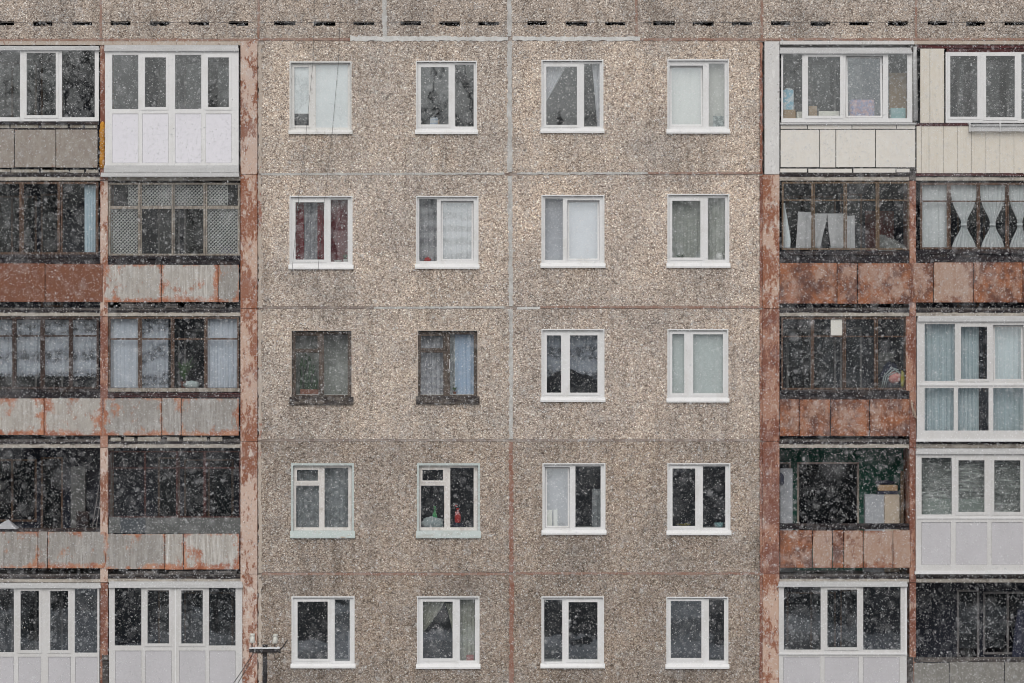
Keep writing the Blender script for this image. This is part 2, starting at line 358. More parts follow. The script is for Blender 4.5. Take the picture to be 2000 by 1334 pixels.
# ------------------------------------------------------------------ mesh builder
WL = {}
SK = random.Random(5)
class MB:
    def __init__(self):
        self.v, self.f, self.sm = [], [], False
    def box(self, x0, y0, x1, y1, d0, d1, ref=None):
        """pixel rectangle (photo coordinates at depth d0), front depth d0, back depth d1"""
        r = d0 if ref is None else ref
        self.wbox(X(x0, r), X(x1, r), d0, d1, Z(y1, r), Z(y0, r))
    def wbox(self, xa, xb, ya, yb, za, zb):
        i = len(self.v)
        self.v += [(xa, ya, za), (xb, ya, za), (xb, yb, za), (xa, yb, za), (xa, ya, zb), (xb, ya, zb), (xb, yb, zb), (xa, yb, zb)]
        self.f += [tuple(i + q for q in t) for t in ((0, 1, 5, 4), (1, 2, 6, 5), (2, 3, 7, 6), (3, 0, 4, 7), (4, 5, 6, 7), (3, 2, 1, 0))]
    def plate(self, rect, holes, d0, d1, ref=None):
        """slab with real rectangular holes"""
        r = d0 if ref is None else ref
        x0, y0, x1, y1 = rect
        xs = sorted({x0, x1, *[min(max(q, x0), x1) for h in holes for q in (h[0], h[2])]})
        ys = sorted({y0, y1, *[min(max(q, y0), y1) for h in holes for q in (h[1], h[3])]})
        nx, ny = len(xs) - 1, len(ys) - 1
        def solid(a, b):
            if a < 0 or b < 0 or a >= nx or b >= ny:
                return False
            cx, cy = (xs[a] + xs[a + 1]) / 2, (ys[b] + ys[b + 1]) / 2
            return not any(h[0] < cx < h[2] and h[1] < cy < h[3] for h in holes)
        cache = {}
        def vt(a, b, back):
            key = (a, b, back)
            if key not in cache:
                cache[key] = len(self.v)
                self.v.append((X(xs[a], r), d1 if back else d0, Z(ys[b], r)))
            return cache[key]
        for a in range(nx):
            for b in range(ny):
                if not solid(a, b):
                    continue
                self.f.append((vt(a, b + 1, 0), vt(a + 1, b + 1, 0), vt(a + 1, b, 0), vt(a, b, 0)))
                self.f.append((vt(a, b, 1), vt(a + 1, b, 1), vt(a + 1, b + 1, 1), vt(a, b + 1, 1)))
                if not solid(a - 1, b): self.f.append((vt(a, b, 0), vt(a, b, 1), vt(a, b + 1, 1), vt(a, b + 1, 0)))
                if not solid(a + 1, b): self.f.append((vt(a + 1, b + 1, 0), vt(a + 1, b + 1, 1), vt(a + 1, b, 1), vt(a + 1, b, 0)))
                if not solid(a, b - 1): self.f.append((vt(a + 1, b, 0), vt(a + 1, b, 1), vt(a, b, 1), vt(a, b, 0)))
                if not solid(a, b + 1): self.f.append((vt(a, b + 1, 0), vt(a, b + 1, 1), vt(a + 1, b + 1, 1), vt(a + 1, b + 1, 0)))
    def tilt(self, i0, k=0.075, zb=None):
        zb = min(p[2] for p in self.v[i0:]) if zb is None else zb
        for i in range(i0, len(self.v)):
            x, y, z = self.v[i]
            self.v[i] = (x, y + (z - zb) * k, z)
    def skew(self, i0, a=.008):
        q = self.v[i0:]
        cx, cz = sum(p[0] for p in q) / len(q), sum(p[2] for p in q) / len(q)
        kx, kz = SK.uniform(-a, a), SK.uniform(-a, a)
        for i in range(i0, len(self.v)):
            x, y, z = self.v[i]
            self.v[i] = (x, y + (x - cx) * kx + (z - cz) * kz, z)
    def shell(self, x0, y0, x1, y1, d0, d1):
        """room: five inner faces, open at the front"""
        i = len(self.v)
        xa, xb, za, zb = X(x0), X(x1), Z(y1), Z(y0)
        self.v += [(xa, d0, za), (xb, d0, za), (xb, d1, za), (xa, d1, za), (xa, d0, zb), (xb, d0, zb), (xb, d1, zb), (xa, d1, zb)]
        self.f += [tuple(i + q for q in t) for t in ((0, 1, 2, 3), (7, 6, 5, 4), (3, 2, 6, 7), (0, 3, 7, 4), (1, 5, 6, 2))]
    def tube(self, pts, r, n=8, r2=None):
        pts = [Vector(p) for p in pts]
        rings = []
        for i, p in enumerate(pts):
            t = (pts[min(i + 1, len(pts) - 1)] - pts[max(i - 1, 0)]).normalized()
            a = t.cross(Vector((0, 0, 1)))
            if a.length < 1e-4: a = Vector((1, 0, 0))
            a.normalize(); b = t.cross(a)
            rr = r if r2 is None else r + (r2 - r) * i / (len(pts) - 1)
            rings.append(len(self.v))
            for q in range(n):
                an = 2 * math.pi * q / n
                self.v.append(tuple(p + a * math.cos(an) * rr + b * math.sin(an) * rr))
        for i in range(len(rings) - 1):
            for q in range(n):
                self.f.append((rings[i] + q, rings[i] + (q + 1) % n, rings[i + 1] + (q + 1) % n, rings[i + 1] + q))
        self.f.append(tuple(rings[0] + q for q in range(n))[::-1])
        self.f.append(tuple(rings[-1] + q for q in range(n)))
    def lathe(self, c, prof, n=14, sx=1.0, sy=1.0, lean=0.0):
        """prof: list of (radius, height) from c upwards"""
        rings = []
        for (r, h) in prof:
            rings.append(len(self.v))
            for q in range(n):
                an = 2 * math.pi * q / n
                self.v.append((c[0] + math.cos(an) * r * sx + lean * h, c[1] + math.sin(an) * r * sy, c[2] + h))
        for i in range(len(rings) - 1):
            for q in range(n):
                self.f.append((rings[i] + q, rings[i] + (q + 1) % n, rings[i + 1] + (q + 1) % n, rings[i + 1] + q))
        self.f.append(tuple(rings[0] + q for q in range(n))[::-1])
        self.f.append(tuple(rings[-1] + q for q in range(n)))
    def blob(self, c, rx, ry, rz, seed=0, rough=0.18, nu=14, nv=9, flat=0.0):
        rr = random.Random(seed)
        ph = [(rr.uniform(0, 6.28), rr.uniform(1.5, 4), rr.uniform(1.5, 4)) for _ in range(5)]
        i0 = len(self.v)
        for a in range(nv + 1):
            th = math.pi * a / nv
            for b in range(nu):
                f = 2 * math.pi * b / nu
                k = 1 + rough * sum(math.sin(p + u * f + v_ * th * 2) for p, u, v_ in ph) / 3
                u = round(f, 3)
                z = math.cos(th) * rz * k
                z = max(z, -rz * (1 - flat))
                self.v.append((c[0] + math.sin(th) * math.cos(f) * rx * k, c[1] + math.sin(th) * math.sin(f) * ry * k, c[2] + z))
        for a in range(nv):
            for b in range(nu):
                self.f.append((i0 + a * nu + b, i0 + (a + 1) * nu + b, i0 + (a + 1) * nu + (b + 1) % nu, i0 + a * nu + (b + 1) % nu))
    def grid(self, P, nu, nv):
        i0 = len(self.v)
        for b in range(nv + 1):
            for a in range(nu + 1):
                self.v.append(P(a / nu, b / nv))
        for b in range(nv):
            for a in range(nu):
                q = i0 + b * (nu + 1) + a
                self.f.append((q, q + nu + 1, q + nu + 2, q + 1))
    def build(self, name, mat, parent=None, smooth=False, bevel=0.0, solid=0.0):
        V = np.array(self.v, dtype=float)
        lo, hi = V.min(0), V.max(0)
        base = np.array([(lo[0] + hi[0]) / 2, (lo[1] + hi[1]) / 2, lo[2]])
        me = bpy.data.meshes.new(name)
        me.from_pydata([tuple(p) for p in V - base], [], self.f)
        me.materials.append(M[mat] if isinstance(mat, str) else mat)
        if smooth:
            me.polygons.foreach_set('use_smooth', [True] * len(me.polygons))
        me.update()
        o = bpy.data.objects.new(name, me)
        col.objects.link(o)
        pw = WL.get(parent.name, (0, 0, 0)) if parent else (0, 0, 0)
        if parent: o.parent = parent
        o.location = tuple(base - np.array(pw))
        WL[o.name] = tuple(base)
        if bevel:
            b = o.modifiers.new('bevel', 'BEVEL'); b.width = bevel; b.segments = 2; b.limit_method = 'ANGLE'
        if solid:
            b = o.modifiers.new('solid', 'SOLIDIFY'); b.thickness = solid
        return o

def empty(name, loc):
    o = bpy.data.objects.new(name, None)
    col.objects.link(o)
    o.location = loc
    o.empty_display_size = 0.3
    WL[o.name] = tuple(loc)
    return o
def tag(o, label, cat, group=None, kind=None):
    o['label'] = label
    o['category'] = cat
    if group: o['group'] = group
    if kind: o['kind'] = kind
    return o
def one(mb, name, mat, label, cat, group=None, **kw):
    return tag(mb.build(name, mat, **kw), label, cat, group)

# ------------------------------------------------------------------ ground and surroundings (mostly seen mirrored in the glass)
g = MB(); g.wbox(-900, 900, -900, 60, -0.5, 0.0)
o = g.build('ground', 'slush'); tag(o, 'snow covered ground in front of the building', 'ground', kind='structure')
M['road'] = m_plain('wet_grey_road', (0.045, 0.045, 0.05), (0.12, 0.125, 0.13), 0.35, 0.7, 0.3)
g = MB(); g.wbox(-300, 300, -4.5, 4.5, 0.0, 0.006)
o = g.build('road', 'road'); o.location = (0, -87, 0.004); o.rotation_euler.z = R(14); tag(o, 'slushy grey road across the snow', 'road', kind='structure')
k = N('wooded_hillside')
nn = k.noise(k.pos((1, 1, 2.5)), 0.02, 9, 0.65)
k.pbsdf(k.ramp(nn, [(0.42, (0.022, 0.024, 0.024)), (0.58, (0.05, 0.05, 0.052)), (0.64, (0.33, 0.34, 0.36))]), 0.95, None)
M['hill'] = k.m
g = MB()
def hillP(u, v):
    x = -700 + 1400 * u
    prof = [0, 0.35, 0.8, 1.0, 1.0][min(4, int(v * 4.001))]
    h = 17 + 4 * math.sin(x * 0.013) + 3 * math.sin(x * 0.041 + 1) + random.uniform(-0.7, 0.7)
    return (x, -101 - 90 * v, -0.3 + prof * h)
g.grid(hillP, 90, 4)
o = g.build('hills', 'hill'); tag(o, 'dark wooded hillside facing the building across the road', 'hills', kind='structure')

M['bark'] = m_plain('dark_bark', (0.035, 0.032, 0.032), (0.06, 0.055, 0.052), 2.0, 0.9, 0.1)
g = MB(); rr = random.Random(8)
for i in range(85):
    x_, y_ = rr.uniform(-75, 75), rr.uniform(-165, -104)
    zb_ = 3 + 14 * min(1.0, (-101 - y_) / 45.0); h_ = rr.uniform(9, 17)
    g.tube([(x_, y_, zb_), (x_ + rr.uniform(-.4, .4), y_, zb_ + h_)], .22, 5, .05)
    for q in range(16):
        t_ = rr.uniform(.22, .95); a_ = rr.uniform(0, 6.28); l_ = (1.05 - t_) * h_ * rr.uniform(.25, .5)
        p0 = Vector((x_, y_, zb_ + h_ * t_)); p1 = p0 + Vector((math.cos(a_) * l_, math.sin(a_) * l_, l_ * .8))
        g.tube([tuple(p0), tuple(p1)], .11, 3, .03)
        for u_ in (.4, .7):
            p2 = p0.lerp(p1, u_); a2 = a_ + rr.uniform(-1.2, 1.2); l2 = l_ * .5
            g.tube([tuple(p2), tuple(p2 + Vector((math.cos(a2) * l2, math.sin(a2) * l2, l2 * .9)))], .06, 3, .02)
o = g.build('bare_wood', 'bark'); tag(o, 'leafless wood on the hillside facing the building', 'wood', kind='stuff')

# ------------------------------------------------------------------ the building
B = empty('apartment_building', (0, 0, 0))
tag(B, 'weathered concrete panel apartment block with pebble dashed wall and mixed old and new loggias', 'building')

# window openings: (x0, y0, x1, y1)  y1 = top of outer sill
WIN = {
 (1, 1): (566, 120, 686, 255), (1, 2): (813, 119, 931, 254), (1, 3): (1058, 117, 1178, 252), (1, 4): (1304, 116, 1423, 253),
 (2, 1): (566, 383, 688, 518), (2, 2): (813, 383, 934, 517), (2, 3): (1058, 381, 1180, 515), (2, 4): (1304, 379, 1424, 515),
 (3, 1): (568, 644, 688, 776), (3, 2): (815, 644, 934, 775), (3, 3): (1058, 643, 1180, 777), (3, 4): (1304, 643, 1422, 778),
 (4, 1): (569, 905, 691, 1038), (4, 2): (815, 905, 937, 1038), (4, 3): (1060, 905, 1182, 1036), (4, 4): (1304, 905, 1426, 1037),
 (5, 1): (570, 1165, 692, 1297), (5, 2): (815, 1165, 936, 1298), (5, 3): (1058, 1165, 1179, 1297), (5, 4): (1302, 1166, 1422, 1298)}
ROWY = [78, 340, 601, 860, 1120, 1382]
XL, XM, XR = 508, 998, 1486
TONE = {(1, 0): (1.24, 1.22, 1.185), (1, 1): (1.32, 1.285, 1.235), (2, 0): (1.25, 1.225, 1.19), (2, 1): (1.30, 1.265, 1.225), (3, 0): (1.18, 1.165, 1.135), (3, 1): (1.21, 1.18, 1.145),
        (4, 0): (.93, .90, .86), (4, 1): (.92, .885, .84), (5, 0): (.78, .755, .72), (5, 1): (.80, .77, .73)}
for r in range(1, 6):
    for cidx, (xa, xb) in enumerate(((XL, XM), (XM, XR))):
        m_ = MB()
        holes = [WIN[(r, c)] for c in ((1, 2) if cidx == 0 else (3, 4))]
        m_.plate((xa + 2.5, ROWY[r - 1] + 2.5, xb - 2.5, ROWY[r] - 2.5), holes, 0.0, 0.32)
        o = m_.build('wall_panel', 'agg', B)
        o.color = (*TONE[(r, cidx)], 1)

# attic panels with real vent slots
VENT = [(-12, 28), (64, 102), (141, 180), (216, 255), (293, 331), (369, 408), (447, 485), (535, 577), (613, 655), (690, 731), (782, 822), (858, 898), (934, 974),
        (1030, 1068), (1105, 1147), (1182, 1221), (1276, 1318), (1353, 1394), (1429, 1469), (1506, 1543), (1583, 1622), (1658, 1697), (1734, 1773), (1812, 1850), (1887, 1924), (1962, 2002)]
ATX = [-420, -110, 197, 505, 751, 995, 1243, 1488, 1789, 2096, 2420]
for xa, xb in zip(ATX[:-1], ATX[1:]):
    m_ = MB()
    vs = [v for v in VENT if xa < (v[0] + v[1]) / 2 < xb]
    m_.plate((xa + 2.5, -110, xb - 2.5, 75.5), [(v[0], 41 + (i % 3) * .6, v[1], 49.5 + (i % 2)) for i, v in enumerate(vs)], 0.0, 0.22)
    for v in vs:
        for q in range(5):
            m_.blob((X(random.uniform(v[0], v[1])), .02, Z(random.choice((41.2, 49.6)))), random.uniform(.02, .06), .03, random.uniform(.008, .02), q + int(v[0]), .3, 7, 5)
    o = m_.build('attic_panel', 'agg', B)
    t = random.uniform(1.02, 1.14)
    o.color = (t, t * .99, t * .975, 1)
    for i, v in enumerate(vs):
        m_ = MB(); m_.shell(v[0] - 1.5, 39.5, v[1] + 1.5, 52, 0.2205, 0.5); m_.build('vent_slot', 'void', B)

# joint fillings behind the gaps, and the proud sealant bands
m_ = MB()
for y in ROWY[:-1]:
    m_.box(-420, y - 4, 2420, y + 4, 0.012, 0.05, 0) if y == 78 else m_.box(XL - 4, y - 4, XR + 4, y + 4, 0.012, 0.05, 0)
for x in ATX[1:-1]:
    m_.box(x - 4, -110, x + 4, 75, 0.0125, 0.05, 0)
m_.box(XM - 4, 80, XM + 4, 1382, 0.0125, 0.05, 0)
m_.build('joint_filling', 'seal_dirty', B)
def band(pts, hw, mat, name='joint_seal', jit=0.35, proud=0.004, seed=1):
    """irregular hand-spread sealant or paint band along a panel joint; pts in photo pixels"""
    rr = random.Random(seed)
    m_ = MB()
    (xa, ya), (xb, yb) = pts
    L = math.hypot(xb - xa, yb - ya); n = max(4, int(L / 6))
    nx, ny = -(yb - ya) / L, (xb - xa) / L
    rows = []
    for i in range(n + 1):
        t = i / n
        a = hw * (1 + rr.uniform(-jit, jit)); b = hw * (1 + rr.uniform(-jit, jit))
        wob = rr.uniform(-.5, .5)
        px, py = xa + (xb - xa) * t + nx * wob, ya + (yb - ya) * t + ny * wob
        rows.append([(X(px + nx * a), -proud, Z(py + ny * a)), (X(px - nx * b), -proud, Z(py - ny * b)), (X(px - nx * b), 0.015, Z(py - ny * b)), (X(px + nx * a), 0.015, Z(py + ny * a))])
    for q in rows: m_.v += q
    for i in range(n):
        for q in range(4):
            m_.f.append((i * 4 + q, i * 4 + (q + 1) % 4, i * 4 + 4 + (q + 1) % 4, i * 4 + 4 + q))
    m_.f += [(0, 3, 2, 1), (n * 4, n * 4 + 1, n * 4 + 2, n * 4 + 3)]
    return m_.build(name, mat, B)
for xa, xb in zip(ATX[:-1], ATX[1:]):
    band(((xa + 6, 43.5), (xb - 6, 43.5)), .45, 'slab', 'weathered_seam', .8, .0015, int(xa) + 500)
BANDS = [((-420, 78), (505, 78), 2.4, 'seal_brown', .005), ((505, 77), (684, 77), 2.4, 'seal_brown', .005), ((684, 75.5), (992, 75.5), 4.4, 'seal_white', .009), ((1001, 75.5), (1250, 75.5), 3.8, 'seal_white', .009),
         ((1250, 77), (1487, 77), 2.6, 'seal_brown', .005), ((1487, 77), (2420, 77), 2.2, 'seal_brown', .005),
         ((510, 340), (985, 339), 2.0, 'seal_grey', .005), ((1010, 339), (1265, 338), 2.2, 'seal_grey', .005), ((1265, 338), (1487, 338), 2.0, 'seal_brown', .005),
         ((510, 601), (730, 601), 1.6, 'seal_dirty', .005), ((730, 601), (985, 600), 2.0, 'seal_grey', .005), ((1010, 602), (1055, 602), 2.4, 'seal_white', .005), ((1055, 600), (1487, 600), 2.3, 'seal_brown', .005),
         ((512, 860), (988, 860), 1.9, 'seal_dirty', .005), ((1008, 860), (1487, 860), 2.3, 'seal_dirty', .005), ((512, 1121), (990, 1121), 2.3, 'seal_brown', .005), ((1008, 1120), (1487, 1120), 2.3, 'seal_brown', .005),
         ((995, -110), (995, 71), 4.2, 'seal_grey', .006), ((995, 80), (996, 336), 4.4, 'seal_grey', .006), ((996, 344), (998, 598), 4.2, 'seal_grey', .006), ((998, 604), (998, 858), 3.8, 'seal_grey', .006),
         ((998, 863), (999, 1118), 4.0, 'seal_rust', .006), ((999, 1123), (999, 1380), 4.2, 'seal_rust', .006),
         ((751, -110), (751, 70), 4.0, 'seal_grey', .006), ((1243, -110), (1243, 70), 2.4, 'seal_brown', .006), ((505, -110), (505, 74), 2.2, 'seal_brown', .006), ((1488, -110), (1488, 74), 2.6, 'seal_brown', .006), ((197, -110), (197, 74), 2.4, 'seal_brown', .006), ((1789, -110), (1789, 74), 2.2, 'seal_brown', .006)]
for i, (a, b, hw, mt, pr) in enumerate(BANDS):
    band((a, b), hw, mt, 'joint_seal', .35, pr, i)

# loggia side walls (painted piers), per floor so that each floor flakes its own way
def pier(xa, xb, ya, yb, mat, proud=0.06):
    m_ = MB(); m_.box(xa, ya, xb, yb, -proud, 1.3, 0); return m_.build('pier', mat, B, bevel=0.008)
LY = [81, 341, 603, 862, 1121, 1400]
for r in range(5):
    pier(470, 503, LY[r] + .3, LY[r + 1] - .3, 'pink_worn' if r in (1, 2) else 'pink')
    pier(1493 if r == 0 else 1489, 1522, LY[r] + .3, LY[r + 1] - .3, 'white_pillar' if r == 0 else ('pink_rust' if r in (2, 3) else 'pink_worn'))
    for xa, xb in ((-97, -62), (2054, 2089)):
        pier(xa, xb, LY[r] + 1, LY[r + 1] - 1, 'pink')
for r in range(5):     # flaking cement strip between pier and wall panel
    band(((507, LY[r] + 2), (508, LY[r + 1] - 2)), 3.6, 'beam', 'pier_seam', .45, .012, 60 + r)
    band(((1486.5, LY[r] + 2), (1486.5, LY[r + 1] - 2)), 2.6, 'pink_rust', 'pier_seam', .45, .012, 70 + r)
m_ = MB(); m_.box(-420, 81, 505, 88, -0.05, 1.3, 0); m_.build('lintel_beam', 'beam', B)
m_ = MB(); m_.box(1523, 80, 1785, 87, -0.05, 1.3, 0); m_.build('lintel_beam', 'white_pillar', B)
m_ = MB(); m_.box(1785.2, 80, 2420, 87, -0.05, 1.3, 0); m_.build('lintel_beam', 'beam', B)
# outer wall beyond the frame, plinth below, roof and rear so that the block is closed
for xa, xb in ((-420, -97.5), (2089.5, 2420)):
    for r in range(5):
        m_ = MB(); m_.box(xa, max(88.5, LY[r] + 2.5), xb, LY[r + 1] - 2.5, 0.0, 0.32, 0)
        o = m_.build('wall_panel', 'agg', B); o.color = (.95, .93, .9, 1)
m_ = MB(); m_.wbox(X(-420), X(2420), 0.0, 1.3, 0.0, Z(1402)); o = m_.build('plinth', 'agg', B); o.color = (.8, .78, .76, 1)
m_ = MB(); m_.wbox(X(-420), X(2420), 9.0, 9.3, 0.0, Z(-108)); m_.build('rear_wall', 'agg', B)
m_ = MB(); m_.wbox(X(-420) - .2, X(2420) + .2, -0.25, 9.5, Z(-110) + .002, Z(-128)); m_.build('roof', 'slab', B)
for xa in (-420, 2401):
    m_ = MB(); m_.wbox(X(xa), X(xa + 19), 0.33, 8.99, 0.0, Z(-108)); m_.build('end_wall', 'agg', B)

# ------------------------------------------------------------------ windows
def glaze(own, rect, panes, d, depth, fmat, gmat, sash_w=5.5, panelmat='pvc_panel', fname=None, edge=True):
    """frame with real openings; panes: (x0, y0, x1, y1, kind) with kind f fixed, s sash, t tilted sash, p solid panel.
    own = function that links the frame and returns it"""
    holes = []
    for p in panes:
        x0, y0, x1, y1, kd = p
        k_ = sash_w - 1.2 if kd in 'st' else 0
        holes.append((x0 - k_, y0 - k_, x1 + k_, y1 + k_))
    m_ = MB(); m_.plate(rect, holes, d, d + depth)
    fr = own(m_)
    sash = MB(); glass = MB(); pan = MB()
    for p in panes:
        x0, y0, x1, y1, kd = p
        if kd in 'st':
            i0 = len(sash.v)
            dd = d - 0.014 if kd == 's' else d + 0.012
            kk = sash_w if kd == 's' else sash_w - 1.8
            sash.plate((x0 - kk, y0 - kk, x1 + kk, y1 + kk), [(x0, y0, x1, y1)], dd, dd + depth * .8)
            j0 = len(glass.v); glass.box(x0 - .6, y0 - .6, x1 + .6, y1 + .6, d + .02, d + .026); glass.skew(j0)
            if kd == 't':
                zb = Z(y1 + kk, dd)
                sash.tilt(i0, .07, zb); glass.tilt(j0, .07, zb)
        elif kd == 'f':
            # glazing bead
            sash.plate((x0 - .1, y0 - .1, x1 + .1, y1 + .1), [(x0 + .9, y0 + .9, x1 - .9, y1 - .9)], d + .012, d + .03)
            j0 = len(glass.v); glass.box(x0, y0, x1, y1, d + .02, d + .026); glass.skew(j0)
        elif kd == 'p':
            pan.box(x0 + .2, y0 + .2, x1 - .2, y1 - .2, d + .012, d + .03)
    if sash.v: sash.build('sash', fmat, fr)
    if glass.v: glass.build('pane', gmat, fr)
    if pan.v: pan.build('infill_panel', panelmat, fr)
    return fr

P = {  # panes per window
 (1, 1): [(575, 131, 603, 245, 's'), (616, 126, 680, 250, 'f')],
 (1, 2): [(822, 131, 876, 243, 's'), (888, 126, 926, 248, 'f')],
 (1, 3): [(1067, 130, 1127, 244, 's'), (1140, 124, 1172, 248, 'f')],
 (1, 4): [(1312, 132, 1369, 243, 't'), (1384, 124, 1416, 248, 'f')],
 (2, 1): [(577, 395, 633, 507, 's'), (645, 389, 680, 512, 'f')],
 (2, 2): [(818, 388, 854, 511, 'f'), (865, 396, 921, 506, 't')],
 (2, 3): [(1064, 387, 1100, 509, 'f'), (1112, 395, 1167, 505, 't')],
 (2, 4): [(1313, 392, 1368, 503, 's'), (1382, 386, 1417, 508, 'f')],
 (3, 1): [(576, 655, 621, 682, 'f'), (577, 688, 623.5, 772, 'f'), (632, 652.5, 680, 772, 'f')],
 (3, 2): [(822, 656, 865, 680, 's'), (820.5, 688, 866.5, 772, 'f'), (878, 652.5, 926, 772, 'f')],
 (3, 3): [(1068, 655, 1096, 767, 's'), (1113, 655, 1167, 767, 's')],
 (3, 4): [(1313, 652, 1336.5, 768, 's'), (1354, 653, 1412, 768, 's')],
 (4, 1): [(580, 917.5, 621, 939, 's'), (577.5, 948, 624, 1031, 'f'), (633, 913, 681, 1031, 'f')],
 (4, 2): [(825, 917.5, 865.5, 938.5, 's'), (821.5, 948, 868.5, 1031, 'f'), (878.5, 913, 926, 1031, 'f')],
 (4, 3): [(1068.5, 916, 1109, 1027, 't'), (1123, 910, 1174, 1031, 'f')],
 (4, 4): [(1313.5, 915, 1358, 1027.5, 's'), (1372, 910, 1417.5, 1031.5, 'f')],
 (5, 1): [(581, 1175, 640, 1287, 's'), (653, 1170, 684, 1292, 'f')],
 (5, 2): [(826, 1175, 884, 1286, 's'), (897.5, 1170, 928.5, 1291, 'f')],
 (5, 3): [(1062, 1171, 1099, 1293, 'f'), (1110.5, 1176, 1167, 1288, 's')],
 (5, 4): [(1310, 1174, 1370, 1285.5, 's'), (1384, 1169.5, 1415, 1291, 'f')]}
M['inner'] = m_plain('white_inner_board', (0.55, 0.55, 0.54), None, 2.0, 0.5, 0.3)
for (r, c), rc in WIN.items():
    x0, y0, x1, y1 = rc
    style = 'pvc'
    if (r, c) in ((3, 1), (3, 2)): style = 'wood'
    if (r, c) in ((4, 1), (4, 2)): style = 'turq'
    if (r, c) == (1, 1): style = 'chip'
    fm = {'pvc': 'pvc', 'wood': 'wood', 'turq': 'old_white', 'chip': 'chip_white'}[style]
    if style == 'wood': fm = 'wood_window'
    d = 0.055 if style == 'pvc' else 0.09
    ins = {'pvc': 1.0, 'turq': 4.0}.get(style, 2.0)
    fr = glaze(lambda m_: m_.build('window', fm, B, bevel=0.004), (x0 + ins, y0 + 3.5, x1 - ins, y1 + 1), P[(r, c)], d, 0.06, fm,
               'glass_dirty' if style == 'wood' else 'glass', 5.0 if style == 'pvc' else 4.0)
    # reveal lining round the opening
    rv = MB()
    rm = {'pvc': 'pvc', 'wood': 'beam', 'turq': 'turq', 'chip': 'chip_white'}[style]
    e = 3.4 if style == 'turq' else 1.6
    rv.plate((x0 - .6, y0 - .4, x1 + .6, y1), [(x0 + e, y0 + e + .6, x1 - e, y1 + 10)], -0.004, 0.30, 0)
    rv.build('reveal', rm, fr)
    # outer sill: sloping tray with a turned-down nose
    sb = {'pvc': 8, 'wood': 14, 'turq': 13, 'chip': 7}[style]
    sm_ = {'pvc': 'pvc', 'wood': 'rot', 'turq': 'turq_rust' if c == 1 else 'turq', 'chip': 'chip_white'}[style]
    sl_ = MB()
    xa, xb = X(x0 - 2.5), X(x1 + 2.5)
    zt, zb = Z(y1 - .5), Z(y1 + sb)
    zn = zb + 0.035 if style != 'turq' else zb + 0.03
    prof = [(d + .004, zt + .012), (-.014, zt + .004), (-0.05, zn), (-0.05, zb), (-0.002, zb), (-0.002, zb + .012), (d + .004, zt - 0.03)]
    i0 = len(sl_.v)
    for xx in (xa, xb): sl_.v += [(xx, py_, pz_) for py_, pz_ in prof]
    n_ = len(prof)
    for q in range(n_): sl_.f.append((q, (q + 1) % n_, n_ + (q + 1) % n_, n_ + q))
    sl_.f += [tuple(range(n_))[::-1], tuple(range(n_, 2 * n_))]
    sl_.build('sill', sm_, fr)
    ib = MB(); ib.box(x0 + 1.7, y1 - 5.5, x1 - 1.7, y1 - 3, 0.16, 0.62, 0); ib.build('window_board', 'inner', fr)
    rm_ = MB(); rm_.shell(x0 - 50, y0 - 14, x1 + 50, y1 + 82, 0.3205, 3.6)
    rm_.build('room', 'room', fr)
m_ = MB(); m_.box(877.5, 702, 879, 720, 0.055, 0.075); m_.build('handle', 'pvc', bpy.data.objects['window.009'])

# ------------------------------------------------------------------ curtains and things on the window boards
def curtain(name, label, x0, y0, x1, y1, d, mat, folds=7, amp=0.028, shape=None, scal=0.0, group='curtains hanging behind the windows', cat='curtain', seed=0, nz=14):
    rr = random.Random(seed + int(x0))
    ph = rr.uniform(0, 6)
    k1, k2 = rr.uniform(.7, 1.3), rr.uniform(.2, .6)
    def Pt(u, v):
        a, b = (0, 1) if shape is None else shape(v)
        uu = a + (b - a) * u
        w_ = b - a
        yy = y0 + (y1 - y0) * v
        if scal and v > .999: yy += scal * abs(math.sin(u * math.pi * folds * 1.5))
        th = folds * 2 * math.pi * u + ph + k2 * math.sin(5 * u + 2 * v)
        return (X(x0 + (x1 - x0) * uu, d), d + amp * (math.sin(th) + .35 * math.sin(2.3 * th * k1)) * (0.65 + .35 * v), Z(yy, d))
    m_ = MB(); m_.grid(Pt, int(folds * 10), nz)
    return one(m_, name, mat, label, cat, group, smooth=True)
def lab(base, where): return base + ' ' + where
C = {}
def cm(key, c, holes=0.0, pattern=14.0, bands=0.0, soft=.2):
    M['c_' + key] = m_cloth(key + '_cloth', c, holes, pattern, bands, soft)
cm('pale_blind', (0.93, 0.96, 0.97), 0, 3)
cm('grey_net', (0.68, 0.69, 0.75), 0.42, 9)
cm('lace', (0.76, 0.76, 0.79), 0.30, 10, 1.1)
cm('lilac', (0.84, 0.85, 0.91), 0.12, 5)
cm('dim_lilac', (0.5, 0.51, 0.57), 0.0, 5)
cm('dusty', (.42, .44, .42), 0.25, 3)
cm('beige', (0.8, 0.81, 0.77), 0.08, 4)
cm('sage', (0.62, 0.64, 0.6), 0.10, 5)
cm('mint', (0.84, 0.9, 0.89), 0.03, 2)
cm('red', (.22,.02,.03), 0.0, 6)
cm('old_red', (.27,.10,.11), 0.15, 8)
cm('blue', (.45,.55,.70), 0.0, 6)
cm('grey_dark', (0.55, 0.58, 0.6), 0.35, 10)
cm('tulle', (0.72, 0.73, 0.64), 0.30, 9)
cm('blue_pale', (0.5, 0.61, 0.69), 0.0, 5)
cm('teal', (0.6, 0.7, 0.74), 0.05, 5)
cm('white', (0.66, 0.69, 0.71), 0.06, 9)
cm('loggia_net', (0.58, 0.62, 0.7), 0.42, 7, .6)
cm('loggia_white', (0.66, 0.71, 0.8), 0.15, 6)
cm('laundry', (0.56, 0.56, 0.58), 0.0, 3)
cm('laundry_blue', (0.8, 0.85, 0.88), 0.0, 18)

